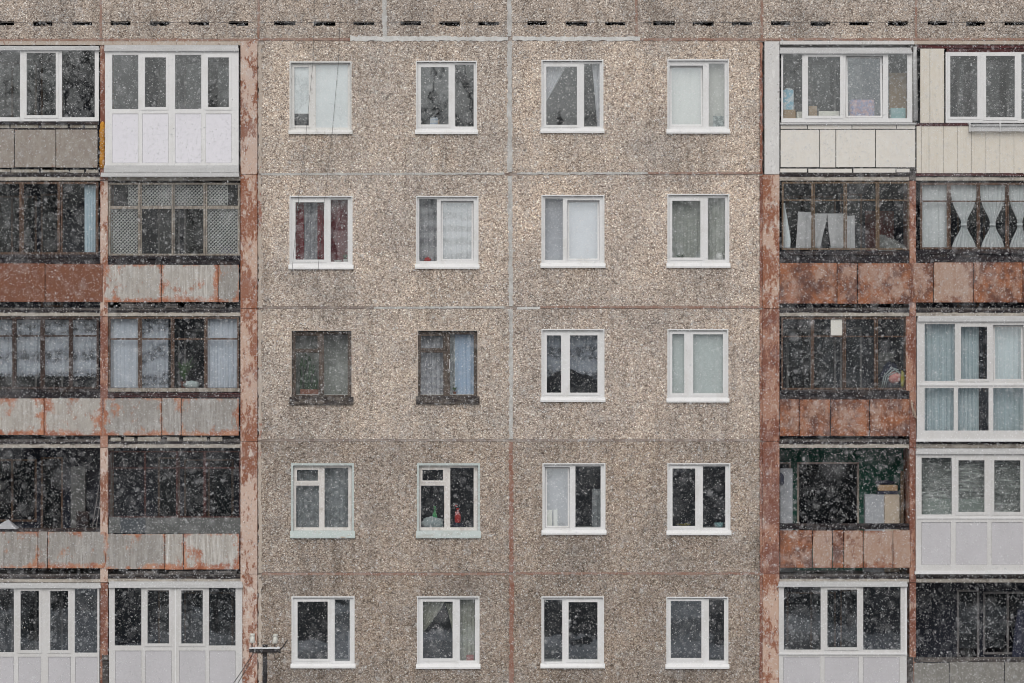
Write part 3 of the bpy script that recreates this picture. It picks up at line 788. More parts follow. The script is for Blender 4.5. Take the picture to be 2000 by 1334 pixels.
curtain('roller_blind', 'pale plain blind filling the chipped white window, crossed by black cables', 612, 124, 684, 252, .135, 'c_pale_blind', 2, .006, group=None, cat='blind')
curtain('roller_blind', 'short pale blind ending above a dark gap in the narrow chipped sash', 570, 124, 608, 222, .135, 'c_pale_blind', 2, .006, group=None, cat='blind')
def swag_l(v): return (0, max(.05, 1.0 - 1.05 * v ** 1.15))
curtain('curtain', 'lilac grey curtain swept up to the left in the top row window', 1060, 124, 1107, 212, .24, 'c_lilac', 5, .025, swag_l)
curtain('curtain', 'lilac grey curtain hanging down the right jamb opposite the swept up one', 1156, 122, 1178, 250, .24, 'c_lilac', 3, .02, lambda v: (.0 + .5 * v, 1))
curtain('curtain', 'plain grey beige curtain behind the tilted sash of the rightmost top row window', 1306, 120, 1421, 250, .26, 'c_beige', 4, .012)
curtain('curtain', 'narrow dark red drape at the left of the red curtained window', 569, 388, 594, 516, .24, 'c_red', 3, .022)
curtain('curtain', 'grey lace panel hanging between the red drapes', 592, 386, 628, 516, .28, 'c_grey_net', 5, .02)
curtain('curtain', 'red drape in the middle beside the mullion of the red curtained window', 620, 396, 642, 516, .25, 'c_red', 3, .018)
curtain('curtain', 'faded reddish drape behind the narrow fixed pane of the red curtained window', 645, 386, 686, 516, .25, 'c_old_red', 4, .02)
curtain('curtain', 'white banded lace curtain across the window with a red thing in its left corner', 815, 385, 932, 514, .26, 'c_lace', 11, .022)
curtain('curtain', 'smooth lilac white curtain behind a tilted sash in the second row', 1061, 383, 1178, 512, .26, 'c_lilac', 3, .01)
curtain('curtain', 'sage grey pleated curtain in the window with a white pot in its corner', 1306, 381, 1422, 512, .28, 'c_sage', 13, .018)
curtain('curtain', 'grey striped net in the left half of the brown window with a white handle', 817, 656, 871, 772, .24, 'c_grey_net', 6, .03)
curtain('curtain', 'light blue curtain in the right half of the brown window with a white handle', 888, 648, 932, 772, .25, 'c_blue', 4, .022)
curtain('curtain', 'grey net hanging beside the light blue curtain', 872, 648, 892, 772, .27, 'c_grey_dark', 3, .02)
def arch(v): return (0, 1)
m_ = MB()
def archP(u, v):
    xx = 1060 + 118 * u
    low = 722 + 26 * abs((u - .40) / .6) ** 1.4 * (1.25 if u < .4 else 1.0) + 2.0 * math.sin(u * 23)
    yy = 646 + (low - 646) * v
    return (X(xx, .25), .25 + .014 * math.sin(u * 60 + 3 * v) + .006 * math.sin(u * 131), Z(yy, .25))
m_.grid(archP, 90, 16)
one(m_, 'curtain', 'c_loggia_net', 'patterned net lifted to an arch over a dark gap in the third row', 'curtain', 'curtains hanging behind the windows', smooth=True)
curtain('curtain', 'plain pale green curtain covering the rightmost window of the third row', 1306, 646, 1420, 775, .15, 'c_mint', 3, .008)
curtain('curtain', 'dark grey sheer across the turquoise edged window without ornaments', 572, 908, 688, 1036, .26, 'c_grey_dark', 9, .026)
curtain('curtain', 'lilac grey blind behind the tilted left sash in the fourth row', 1062, 908, 1118, 1034, .3, 'c_dim_lilac', 2, .008)
curtain('curtain', 'thin grey sheer at the right edge beside the lilac blind', 1156, 955, 1180, 1034, .3, 'c_grey_dark', 3, .02)
curtain('curtain', 'olive tulle curtain tied back to the left in the bottom row', 818, 1168, 868, 1242, .24, 'c_tulle', 6, .025, lambda v: (0, max(.08, 1.08 - 1.0 * v ** 1.2)))
curtain('curtain', 'olive tulle curtain sweeping down to the right in the bottom row', 868, 1178, 896, 1292, .25, 'c_tulle', 5, .02, lambda v: (min(.75, .05 + .9 * v ** .8), 1))
curtain('curtain', 'straight olive tulle behind the narrow right pane in the bottom row', 896, 1168, 934, 1296, .26, 'c_tulle', 6, .02)
curtain('curtain', 'thin pale strip of curtain at the right jamb of the leftmost bottom window', 680, 1232, 690, 1296, .24, 'c_grey_net', 2, .02)

def pmat(key, c, c2=None, **kw):
    M[key] = m_plain(key, c, c2, kw.pop('scale', 6.0), kw.pop('rough', .6), kw.pop('spec', .3), **kw); return key
pmat('card', (.40, .28, .17)); pmat('white_box', (.66, .68, .70), (.30, .40, .58), stretch=(1, 1, 14), lo=.5, hi=.56, scale=3)
pmat('red_plastic', (.58, .035, .03)); pmat('green_leaf', (.035, .08, .03), (.07, .13, .05)); pmat('green_plastic', (.04, .50, .30), (.16, .42, .10))
pmat('pot_white', (.82, .82, .80)); pmat('cactus', (.035, .06, .04), (.06, .10, .06)); pmat('terracotta', (.24, .11, .08))
pmat('pale_bag', (.44, .50, .51), (.32, .37, .38)); pmat('mauve', (.16, .13, .22)); pmat('teal_box', (.30, .50, .52)); pmat('blue_pack', (.25, .48, .62), (.60, .66, .70), lo=.48, hi=.54)
pmat('print_cloth', (.13, .14, .30), (.38, .22, .24), scale=16, lo=.46, hi=.54); pmat('dark_cloth', (.03, .035, .06)); pmat('yellow_cloth', (.42, .38, .08)); pmat('pink_cloth', (.45, .16, .16), (.55, .33, .30), scale=14)
pmat('beige_ply', (.50, .43, .35), (.42, .36, .29)); pmat('floral', (.50, .56, .56), (.16, .2, .2), scale=15, lo=.47, hi=.53); pmat('cream', (.80, .79, .73))
pmat('lattice_d', (.52, .53, .52)); pmat('paper', (.62, .62, .58), (.40, .35, .28), lo=.6, hi=.66); pmat('grey_tin', (.36, .385, .42)); pmat('rope', (.32, .25, .20))

def sbox(name, mat, label, cat, x0, y0, x1, y1, d0, d1, bevel=.006, group=None):
    m_ = MB(); m_.box(x0, y0, x1, y1, d0, d1); return one(m_, name, mat, label, cat, group, bevel=bevel)
bt = lambda r, c: WIN[(r, c)][3] - 5.5        # top of the window board, photo y
y = bt(1, 2) * (1) 
def onboard(r, c, d):   # photo y of the board's top as it projects at depth d
    return 667 + (WIN[(r, c)][3] - 5.5 - 667) * D / (D + d)
b = onboard(1, 2, .2)
sbox('carton', 'card', 'small tan carton on the window board behind the white box', 'box', 848, b - 16, 858, b, .30, .40)
sbox('packet', 'white_box', 'white box with blue bands standing before a tan carton on the window board', 'box', 840, b - 20, 855, b - .2, .17, .27)
b = onboard(1, 4, .2)
m_ = MB(); m_.box(1393, b - 22, 1414, b - .1, .17, .25); m_.tube([(X(1397), .21, Z(b - 22)), (X(1399), .21, Z(b - 27)), (X(1408), .21, Z(b - 27)), (X(1410), .21, Z(b - 22))], .006)
one(m_, 'gift_bag', 'floral', 'pale patterned bag with handles in the lower corner of the rightmost top window', 'bag', bevel=.004)
def potplant(label, px, by, d, pr, ph, lr, lh, pm, lm, seed=0):
    e = empty('potted_plant', (X(px, d), d, Z(by, d)))
    tag(e, label, 'plant')
    m_ = MB(); m_.lathe(e.location, [(pr * .7, 0.001), (pr, ph * .8), (pr * 1.08, ph * .82), (pr * 1.08, ph), (pr * .9, ph)]); m_.build('pot', pm, e, smooth=False)
    rr = random.Random(seed); m_ = MB()
    for i in range(26):
        a = rr.uniform(0, 6.28); ln = lr * rr.uniform(.5, 1.1); hh = lh * rr.uniform(.3, 1.0)
        c0 = Vector((e.location.x, e.location.y, e.location.z + ph))
        tip = c0 + Vector((math.cos(a) * ln, math.sin(a) * ln * .5, hh)); mid = c0.lerp(tip, .6) + Vector((0, 0, lh * .15))
        sd = Vector((-math.sin(a), math.cos(a) * .5, .2)).normalized() * lr * .16
        i0 = len(m_.v); m_.v += [tuple(c0), tuple(mid + sd), tuple(tip), tuple(mid - sd)]; m_.f.append((i0, i0 + 1, i0 + 2, i0 + 3))
    m_.build('foliage', lm, e)
    return e
potplant('small green plant in a white pot behind the reddish drape pane', 675, onboard(2, 1, .17), .18, .05, .07, .07, .12, 'pot_white', 'green_leaf', 1)
m_ = MB(); m_.lathe((X(660, .18), .18, Z(onboard(2, 1, .18), .18)), [(.035, 0.001), (.075, .03), (.085, .055), (.078, .055), (.03, .012)]); one(m_, 'bowl', 'pot_white', 'white bowl left of the small green plant in the red curtained window', 'bowl')
m_ = MB(); m_.blob((X(835, .2), .2, Z(onboard(2, 2, .2), .2) + .045), .07, .05, .055, 3, .12, flat=.18); m_.tube([(X(835, .2), .2, Z(onboard(2, 2, .2), .2) + .09), (X(837, .2), .2, Z(onboard(2, 2, .2), .2) + .13)], .008); one(m_, 'ornament', 'red_plastic', 'red rounded ornament in the left corner below the banded lace curtain', 'ornament', smooth=True)
m_ = MB(); bz = Z(onboard(2, 4, .18), .18)
m_.lathe((X(1405, .18), .18, bz), [(.04, 0.001), (.072, .04), (.078, .09), (.066, .13), (.05, .15), (.055, .165), (.045, .165)]); m_.tube([(X(1411, .18), .18, bz + .12), (X(1415, .18), .18, bz + .15), (X(1416, .18), .18, bz + .175)], .012)
one(m_, 'teapot', 'pot_white', 'round white pot with a spout in the right corner before the sage curtain', 'teapot', smooth=True)
potplant('low pale green plant behind the wide sash before the sage curtain', 1327, onboard(2, 4, .18), .19, .055, .05, .10, .09, 'teal_box', 'green_leaf', 5)
potplant('little leafy plant before the light blue curtain of the brown window', 888, onboard(3, 2, .17), .18, .04, .05, .06, .10, 'terracotta', 'green_leaf', 6)
# columnar cactus group in a trough
e = empty('potted_cactus', (X(600, .3), .3, Z(onboard(3, 1, .3), .3))); tag(e, 'tall dark branching cactus in a trough behind the dirty brown framed window', 'plant')
m_ = MB(); m_.box(586, bt(3, 1) - 10, 622, bt(3, 1) - .2, .22, .40); m_.build('trough', 'terracotta', e, bevel=.006)
m_ = MB(); z0 = e.location.z + .06
for px_, h_, rr_ in ((588, .62, .034), (597, .84, .042), (605, .70, .05), (613, .48, .04), (618, .30, .035)):
    xx = X(px_, .3)
    pts = [(xx + .012 * math.sin(t * 9 + px_), .30 + .01 * math.cos(t * 7), z0 + h_ * t) for t in [i / 7 for i in range(8)]]
    m_.tube(pts, rr_, 9, rr_ * .6)
    m_.blob((pts[-1][0], .30, pts[-1][2]), rr_ * .62, rr_ * .62, rr_ * .9, px_, .05, 9, 6)
m_.tube([(X(605, .3), .3, z0 + .35), (X(612, .3), .3, z0 + .40), (X(613.5, .3), .3, z0 + .56)], .028, 8)
m_.tube([(X(597, .3), .3, z0 + .5), (X(590, .3), .3, z0 + .54), (X(589.5, .3), .3, z0 + .7)], .026, 8)
m_.build('stem', 'cactus', e, smooth=True)
# row 4, second window: crumpled bag, green bottle, red spray bottle, mauve cloth
curtain('curtain', 'sage net added behind the cactus as pale backing and foggy pane reflection', 571, 655, 686, 774, .55, 'c_dusty', 6, .02)  # added net: pale backing, also imitates a foggy reflection in the right pane
bz = Z(onboard(4, 2, .25), .25)
m_ = MB(); m_.blob((X(845, .25), .25, bz + .10), .235, .09, .125, 5, .22, 22, 12, flat=.2); one(m_, 'plastic_bag', 'pale_bag', 'crumpled pale bag lying in the lower left of the turquoise edged window', 'bag', smooth=True)
m_ = MB(); zz = bz; xx = X(849, .45); m_.lathe((xx, .45, zz + .001), [(.05, 0), (.055, .02), (.055, .22), (.05, .27), (.022, .33), (.02, .40), (.026, .40), (.026, .45)], 14); one(m_, 'bottle', 'green_plastic', 'green bottle rising behind the crumpled pale bag', 'bottle', smooth=True)
m_ = MB(); xx = X(894, .24); m_.lathe((xx, .24, zz + .11), [(.05, 0), (.064, .02), (.066, .12), (.058, .18), (.024, .24), (.02, .27), (.03, .27), (.03, .31)], 14); m_.box(888.5, 986, 893, 990, .225, .255); m_.tube([(xx - .045, .24, zz + .355), (xx - .055, .24, zz + .30)], .006)
e = one(m_, 'spray_bottle', 'red_plastic', 'red spray bottle standing in the right half of the turquoise edged window', 'bottle', smooth=True)
sbox('wooden_block', 'dark_cloth', 'dark low box under the red spray bottle', 'box', 884, onboard(4, 2, .18) - 9.7, 905, onboard(4, 2, .18) - .1, .17, .31)
# row 4, third window: two pale boxes
b = onboard(4, 3, .18)
sbox('carton', 'cream', 'broad cream carton in the lower left before the lilac blind', 'box', 1066, b - 33, 1078, b, .18, .28)
sbox('carton', 'pot_white', 'slim upright white carton right of the broad cream one', 'box', 1081, b - 34, 1089, b - .1, .17, .26)
m_ = MB(); bz = Z(onboard(4, 4, .2), .2); m_.lathe((X(1404, .2), .2, bz), [(.05, 0.001), (.085, .03), (.10, .105), (.092, .105), (.06, .03)]); one(m_, 'bowl', 'teal_box', 'pale blue bowl in the lower right corner of the dark fourth row window', 'bowl')
potplant('low yellowish seedlings in a tray behind the dark left sash of the fourth row', 1334, onboard(4, 4, .18), .19, .09, .04, .16, .06, 'terracotta', 'yellow_cloth', 9)
m_ = MB(); m_.box(911, onboard(5, 2, .2) - 12, 925, onboard(5, 2, .2), .17, .21); one(m_, 'greeting_card', 'pink_cloth', 'small red carton at the bottom right in the olive tulle window', 'box', bevel=.003)

# ------------------------------------------------------------------ loggias
SB = [None, 352, 617, 874, 1137, 1396]        # bottom of the slab under each floor row (photo y)
COL = {'A': (-62, 196), 'B': (211, 470), 'C': (1522, 1776), 'D': (1789, 2054)}
def top_of(r): return 88 if r == 1 else SB[r - 1]
LOG = {}
for cname, (xa, xb) in COL.items():
    for r in range(1, 6):
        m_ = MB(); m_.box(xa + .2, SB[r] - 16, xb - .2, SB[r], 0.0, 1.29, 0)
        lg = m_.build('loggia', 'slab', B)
        LOG[cname + str(r)] = lg
        # pale nosing along the lower slab edge
        m_ = MB(); rr = random.Random(r * 7 + xa)
        n = 26
        for i in range(n):
            pa, pb = xa + .3 + (xb - xa - .6) * i / n, xa + .3 + (xb - xa - .6) * (i + 1) / n
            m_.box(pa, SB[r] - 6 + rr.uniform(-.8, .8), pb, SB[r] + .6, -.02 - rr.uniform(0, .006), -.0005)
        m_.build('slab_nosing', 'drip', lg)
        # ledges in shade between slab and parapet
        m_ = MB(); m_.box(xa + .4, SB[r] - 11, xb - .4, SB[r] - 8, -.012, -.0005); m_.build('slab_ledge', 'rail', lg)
        # rear wall with the flat's own window and door
        green = (cname + str(r)) == 'C4'
        yt, yb = top_of(r), SB[r] - 16
        wn = (xa + 22, yt + 26, xa + 120, yt + 150); dr = (xa + 128, yt + 22, xa + 172, yb - 2)
        if cname in 'BD': wn, dr = (xb - 120, yt + 26, xb - 22, yt + 150), (xb - 172, yt + 22, xb - 128, yb - 2)
        if green: wn = (1565, 906, 1688, 1075); dr = (1527, 906, 1553, 1104)
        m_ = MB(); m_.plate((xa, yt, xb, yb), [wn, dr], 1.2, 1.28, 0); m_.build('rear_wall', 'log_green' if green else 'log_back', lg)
        m_ = MB()
        for (a0, b0, a1, b1) in (wn, dr):
            mid = (a0 + a1) / 2
            hs_ = [(a0 + 4, b0 + 4, mid - 2, b1 - 4), (mid + 2, b0 + 4, a1 - 4, b1 - 4)] if a1 - a0 > 60 and not green else [(a0 + 4, b0 + 4, a1 - 4, b1 - 4)]
            m_.plate((a0, b0, a1, b1), hs_, 1.17, 1.24, 0)
        m_.build('rear_frame', 'wood_grey' if green else random.choice(['steel', 'wood', 'steel']), lg)
        m_ = MB()
        for (a0, b0, a1, b1) in (wn, dr): m_.box(a0 + 3, b0 + 3, a1 - 3, b1 - 3, 1.2, 1.205, 0)
        m_.build('rear_pane', 'glass_bal', lg)
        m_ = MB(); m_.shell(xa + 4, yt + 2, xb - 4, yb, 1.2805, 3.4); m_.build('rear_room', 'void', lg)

# dividing posts between neighbour loggias
POST = []
for r in range(1, 6):
    yt = top_of(r) + 1
    m_ = MB(); m_.box(196.2, yt, 210.8, SB[r], -.03, 1.29, 0); m_.build('pier', 'pink' if r in (2, 4) else 'pink_rust', B)
    m_ = MB(); m_.box(1776.2, yt, 1788.8, SB[r], -.03, 1.29, 0); m_.build('pier', {1: 'slab', 2: 'pink_rust'}.get(r, 'pink_rust'), B)

def sheets(key, y0, y1, joints, mats, d=-.045, th=.02, wob=True):
    """the parapet sheets of one loggia; joints = list of x edges"""
    lg = LOG[key]
    rr = random.Random(hash(key) % 1000 + 3)
    for i, (a, b) in enumerate(zip(joints[:-1], joints[1:])):
        m_ = MB()
        o1, o2 = (rr.uniform(-.6, .6), rr.uniform(-.6, .6)) if wob else (0, 0)
        m_.box(a + .7, y0 + o1, b - .7, y1 + o2, d - (i % 2) * .006, d + th)
        m_.build('parapet_panel', mats[i % len(mats)], lg, bevel=.004)
def rail(key, y0, y1, mat='rail', d=-.07, x0=None, x1=None):
    xa, xb = COL[key[0]]
    m_ = MB(); h = (y1 - y0)
    m_.box((x0 or xa) + .5, y0 + h * .35, (x1 or xb) - .5, y1, d + .04, d + .12)
    m_.box((x0 or xa) + .5, y0, (x1 or xb) - .5, y0 + h * .34, d, d + .2)
    m_.build('handrail', mat, LOG[key])
def battens(key, y0, y1, segs, mat='debris', d=-.012):
    m_ = MB()
    for a, b in segs: m_.box(a, y0 + random.uniform(-.8, .8), b, y1 + random.uniform(-.6, .6), d, d + .03)
    m_.build('batten', mat, LOG[key])
def flash(key, x0, y0, x1, y1, d=-.13, mat='alu'):
    """folded rain flashing above a glazing unit"""
    m_ = MB(); h = y1 - y0
    m_.box(x0, y0, x1, y0 + h * .45, d + .05, d + .2)
    m_.box(x0 - 1, y0 + h * .45, x1 + 1, y0 + h * .8, d + .02, d + .2)
    m_.box(x0 - 1, y0 + h * .8, x1 + 1, y1, d, d + .2)
    m_.build('flashing', mat, LOG[key])
def pvc(key, rect, panes, d=-.06, mat='pvc', gmat='glass_pvc', depth=.06, name='glazing_frame', sw=5.5):
    """loggia glazing: frame, sashes, panes, panels all belong to the loggia"""
    lg = LOG[key]
    holes = []
    for (x0, y0, x1, y1, kd) in panes:
        k_ = sw - 1.2 if kd in 'st' else 0
        holes.append((x0 - k_, y0 - k_, x1 + k_, y1 + k_))
    m_ = MB(); m_.plate(rect, holes, d, d + depth); m_.build(name, mat, lg, bevel=.004)
    glass, pan = MB(), MB()
    for (x0, y0, x1, y1, kd) in panes:
        if kd in 'st':
            s_ = MB(); dd = d - .014 if kd == 's' else d + .012; kk = sw if kd == 's' else sw - 1.8
            s_.plate((x0 - kk, y0 - kk, x1 + kk, y1 + kk), [(x0, y0, x1, y1)], dd, dd + depth * .8)
            j0 = len(glass.v); glass.box(x0 - .6, y0 - .6, x1 + .6, y1 + .6, d + .02, d + .026); glass.skew(j0)
            if kd == 't':
                zb = Z(y1 + kk, dd); s_.tilt(0, .075, zb); glass.tilt(j0, .075, zb)
            s_.build('sash', mat, lg)
        elif kd == 'f':
            j0 = len(glass.v); glass.box(x0 - .2, y0 - .2, x1 + .2, y1 + .2, d + .025, d + .031); glass.skew(j0)
        elif kd == 'p': pan.box(x0 + .3, y0 + .3, x1 - .3, y1 - .3, d + .014, d + .032)
    if glass.v: glass.build('pane', gmat, lg)
    if pan.v: pan.build('infill_panel', 'panel_dimmed' if mat == 'pvc_dimmed' else 'pvc_panel', lg)
def old(key, rect, xs, trans, mat, d=.0, mw=4.0, tw=3.0, gmat='glass_dirty', gaps=(), deep=.05):
    """old timber glazing with mullions at xs and transoms"""
    x0, y0, x1, y1 = rect
    lg = LOG[key]
    m_ = MB()
    m_.plate(rect, [(x0 + mw, y0 + mw, x1 - mw, y1 - mw)], d, d + deep)
    for x in xs:
        w1 = mw * random.uniform(.8, 1.1); lean = random.uniform(-.5, .5)
        m_.box(x - w1, y0 + mw, x + w1 * .1, y1 - mw, d - .01, d + deep * .9)
        m_.box(x + w1 * .35, y0 + mw, x + w1, y1 - mw, d + .004, d + deep * .9)
    for t in trans:
        edges = [x0 + mw] + [q for x in xs for q in (x - mw, x + mw)] + [x1 - mw]
        for a, b in zip(edges[::2], edges[1::2]):
            m_.box(a, t - tw / 2 + random.uniform(-.4, .4), b, t + tw / 2, d + .006, d + deep * .8)
    m_.build('glazing_frame', mat, lg)
    m_ = MB()
    edges = [x0 + mw] + list(xs) + [x1 - mw]
    for i, (a, b) in enumerate(zip(edges[:-1], edges[1:])):
        if i not in gaps: m_.box(a + .5, y0 + mw - 1, b - .5, y1 - mw + 1, d + .03, d + .034)
    if m_.v: m_.build('pane', gmat, lg)

# --- left side
pvc('A1', (-62, 97, 193, 237), [(-50, 100, -22, 229, 'f'), (-14, 100, 39, 229, 'f'), (52, 103, 109, 225, 's'), (121, 99, 185, 229, 'f')])
flash('A1', -62, 90, 193, 98); rail('A1', 238, 252, 'rail', -.05, -62, 192)
battens('A1', 243, 250, [(-40, 18), (21, 75), (81, 132), (137, 162), (166, 190)]); sheets('A1', 253, 327, [-62, 28, 109, 191], ['sheet_grey'])
battens('A1', 331, 337, [(-40, 20), (22, 76), (80, 134), (137, 164), (168, 192)], 'debris', -.03)
m_ = MB()
rr = random.Random(2)
for i in range(14): m_.blob((X(200 + rr.uniform(-.8, .8)), -.035, Z(245 + i * 6)), .058, .03, .075, i, .22, 10, 7)
m_.build('foam_filling', 'foam', LOG['A1'], smooth=True)
pvc('B1', (205, 99, 466, 336), [(219, 107, 270, 213, 'f'), (283, 112, 324, 209, 's'), (342, 107, 393, 213, 'f'), (406, 112, 447, 209, 's'),
    (219, 222, 270, 318, 'p'), (278, 222, 329, 318, 'p'), (342, 222, 393, 318, 'p'), (402, 222, 452, 318, 'p')], d=-.14, depth=.07)
flash('B1', 204, 88, 465, 100, -.19)
m_ = MB(); m_.box(333.5, 101, 336, 335, -.148, -.141); m_.build('cover_strip', 'pvc', LOG['B1'])
m_ = MB(); m_.box(203, 323, 466, 336.5, -.152, -.141); m_.box(197, 337, 466.5, 341.5, -.17, .0); m_.box(196.5, 341, 467, 345, -.2, -.02); m_.build('flashing', 'alu', LOG['B1'])
m_ = MB(); m_.box(205.5, 100, 210.5, 336, -.136, .2); m_.box(462, 100, 465.5, 336, -.136, .2); m_.build('side_cheek', 'alu', LOG['B1'])

old('A2', (-62, 355, 192, 497), (-30, 42, 117), (), 'wood', .0, 4.5, 3, 'glass_bal'); rail('A2', 497, 514); sheets('A2', 515, 590, [-62, 88, 201], ['sheet_brown'])
old('B2', (212, 357, 468, 499), (273, 338, 401), (405,), 'wood_grey', -.01, 3.6, 6); rail('B2', 500, 516, 'rail', -.07); sheets('B2', 517, 590, [203, 315, 426, 467], ['sheet_white', 'sheet_white', 'sheet_soot'])
old('A3', (-62, 619, 193, 760), (-28, 28, 83, 138), (656,), 'wood_dark', .0, 4.5, 3.4, 'glass_dirty'); rail('A3', 761, 777); sheets('A3', 778, 850, [-62, 86, 200], ['sheet_white', 'sheet_white'])
old('B3', (212, 619, 467, 761), (273, 337, 402), (662,), 'wood', .0, 3.6, 3.2, 'glass_bal'); rail('B3', 767, 776, 'rail_maroon', -.07); sheets('B3', 778, 850, [202, 316, 354, 467], ['sheet_soot'])
m_ = MB(); m_.box(211.5, 758, 468, 765, -.1, .02); m_.build('outer_sill', 'wood_grey', LOG['B3'])
battens('B3', 854, 861, [(216, 236), (242, 262), (269, 314), (326, 350), (358, 404), (411, 434)]);
old('B4', (212, 881, 469, 1011), (283, 346, 400), (914,), 'wood_red', .12, 2.4, 2.0, 'glass_bal')
sheets('A4', 1038, 1110, [-62, 74, 93, 206], ['sheet_soot', 'sheet_soot']); sheets('B4', 1043, 1112, [207, 322, 358, 468], ['sheet_soot', 'sheet_white', 'sheet_white'])
m_ = MB(); m_.box(-62, 1034, 195, 1037.4, -.05, .05); m_.build('handrail', 'rail', LOG['A4'])
m_ = MB(); m_.box(212.5, 1010, 236, 1041, -.02, 0); m_.box(283, 1011, 469, 1042, -.03, -.01); m_.build('upper_board', 'board_grey', LOG['B4'])
m_ = MB(); m_.box(235, 1011, 284, 1041, -.045, -.031); m_.build('upper_board', 'board_blue', LOG['B4'])
pvc('A5', (-62, 1148, 194, 1396), [(-50, 1150, -22, 1274, 'f'), (-14, 1150, 27, 1274, 'f'), (40, 1154, 76, 1270, 's'), (98, 1154, 133, 1270, 's'), (146, 1150, 190, 1275, 'f'),
    (-14, 1283, 27, 1385, 'p'), (36, 1283, 80, 1385, 'p'), (94, 1283, 138, 1385, 'p'), (147, 1283, 190, 1385, 'p')], d=-.08, mat='pvc_dimmed')
flash('A5', -62, 1139, 196, 1149, -.14)
pvc('B5', (213, 1147, 473, 1396), [(224, 1148.5, 276, 1261, 'f'), (288, 1153, 330, 1257, 's'), (354, 1153, 396, 1257, 's'), (408, 1148.5, 460, 1261, 'f'),
    (225, 1271, 276, 1385, 'p'), (284, 1271, 335, 1385, 'p'), (350, 1271, 401, 1385, 'p'), (409, 1271, 460, 1385, 'p')], d=-.10, mat='pvc_dimmed')
flash('B5', 213, 1136, 473, 1148, -.16)
m_ = MB(); m_.box(341.5, 1149, 344, 1396, -.108, -.101); m_.build('cover_strip', 'pvc', LOG['B5'])
m_ = MB(); m_.box(199, 1280, 212.5, 1290, -.09, -.032); m_.box(200, 1291, 212, 1396, -.05, -.031); m_.build('concrete_stub', 'slab', LOG['A5'])
battens('B2', 594, 601, [(236, 300), (322, 348), (360, 440)], 'slab', -.03); battens('B4', 1116, 1124, [(246, 306), (330, 410), (418, 462)], 'slab', -.03)

# --- right side
pvc('C1', (1526, 104, 1782, 239), [(1529.5, 106, 1567, 231, 'f'), (1578, 110.5, 1641, 226, 's'), (1656, 113, 1720, 226, 't'), (1735, 106, 1772, 231, 'f')])
flash('C1', 1524, 93, 1780, 104.5); m_ = MB(); m_.box(1524, 239.5, 1788, 243, -.1, .02); m_.build('outer_sill', 'alu', LOG['C1'])
sheets('C1', 244, 252, [1524, 1577, 1664, 1751, 1788], ['sheet_cream']); sheets('C1', 253, 327, [1524, 1601, 1632.5, 1710, 1788], ['sheet_cream'])
battens('C1', 329.5, 337, [(1524, 1576), (1579, 1664), (1667, 1749), (1751, 1784)], 'sheet_cream', -.03)
m_ = MB(); m_.tube([(X(1786), -.10, Z(92)), (X(1786), -.10, Z(110)), (X(1787.5), -.10, Z(236))], .045, 10); m_.build('drain_pipe', 'alu', LOG['C1'], smooth=True)
# cream siding loggia
xs_ = [1797, 1816, 1844, 1850]
for a, b in ((1797.5, 1816), (1816.6, 1844)):
    m_ = MB(); m_.box(a, 95, b, 240, -.04, -.01); m_.build('siding_board', 'siding', LOG['D1'], bevel=.004)
pvc('D1', (1847, 102, 2054, 240), [(1856, 109, 1909, 228, 's'), (1926, 109, 1982, 229, 's'), (1995, 106, 2044, 232, 'f')], d=-.05)
m_ = MB(); m_.box(1790, 88.5, 2054, 94.5, -.03, .1); m_.box(1849, 95.5, 2054, 101.5, -.035, .1); m_.build('head_board', 'rail_maroon', LOG['D1'])
m_ = MB(); m_.box(1789, 241, 1893, 245.5, -.06, -.005); m_.build('handrail', 'rail_maroon', LOG['D1'])
m_ = MB(); m_.box(1789, 338.5, 2054, 344, -.05, -.02); m_.build('bottom_rail', 'rail_maroon', LOG['D1'])
edges = [1790, 1799.5, 1814.5, 1842.5, 1870.5, 1897.5, 1925.5, 1953, 1980.5, 2008, 2036, 2054]
for a, b in zip(edges[:-1], edges[1:]):
    m_ = MB(); m_.box(a + .25, 246, b - .25, 338, -.04 - random.uniform(0, .004), -.015); m_.build('siding_board', 'siding', LOG['D1'], bevel=.003)
m_ = MB()
for yy, dd in ((243, -.16), (254, -.16)): m_.box(1897, yy, 2054, yy + 2.4, dd, dd + .03)
m_.box(1896, 245.6, 2054, 253.8, -.12, -.115)
for x in (1893, 1952.5, 2010): m_.box(x, 240, x + 3, 257, -.165, -.045)
m_.build('flower_box_rack', 'alu', LOG['D1'])

old('C2', (1527, 355, 1776, 488), (1588, 1651, 1714), (391,), 'wood_tan', .0, 3.4, 2.6, 'glass_bal'); rail('C2', 490, 513); sheets('C2', 514, 593, [1522, 1635, 1675, 1781], ['sheet_rust'])
old('D2', (1797, 357, 2054, 487), (1853, 1911, 1967, 2016), (393,), 'wood', .0, 4.0, 2.6, 'glass_bal'); rail('D2', 488, 512); sheets('D2', 513, 591, [1782, 1823, 1901, 1998, 2054], ['sheet_rust', 'sheet_rust_pale', 'sheet_rust'])
old('C3', (1526, 620, 1771, 761), (1587, 1649, 1711), (657,), 'wood', .0, 3.6, 2.8, 'glass_dirty'); rail('C3', 763, 779); sheets('C3', 780, 852, [1523, 1561, 1622, 1698, 1777], ['sheet_rust'])
m_ = MB(); m_.box(1770, 618, 1783, 764, -.04, .02); m_.build('corner_post', 'pink_rust', LOG['C3'])
pvc('D3', (1791, 627, 2054, 862), [(1806, 633, 1865, 744, 'f'), (1877, 638, 1928, 740, 's'), (1944, 639, 1995, 740, 't'), (2010, 633, 2046, 744, 'f'), (1806, 758, 1863, 841, 'f'), (1871, 758, 1931, 841, 'f'), (1940, 758, 1999, 841, 'f'), (2008, 758, 2046, 841, 'f')], d=-.13, depth=.07, mat='pvc_dimmed')
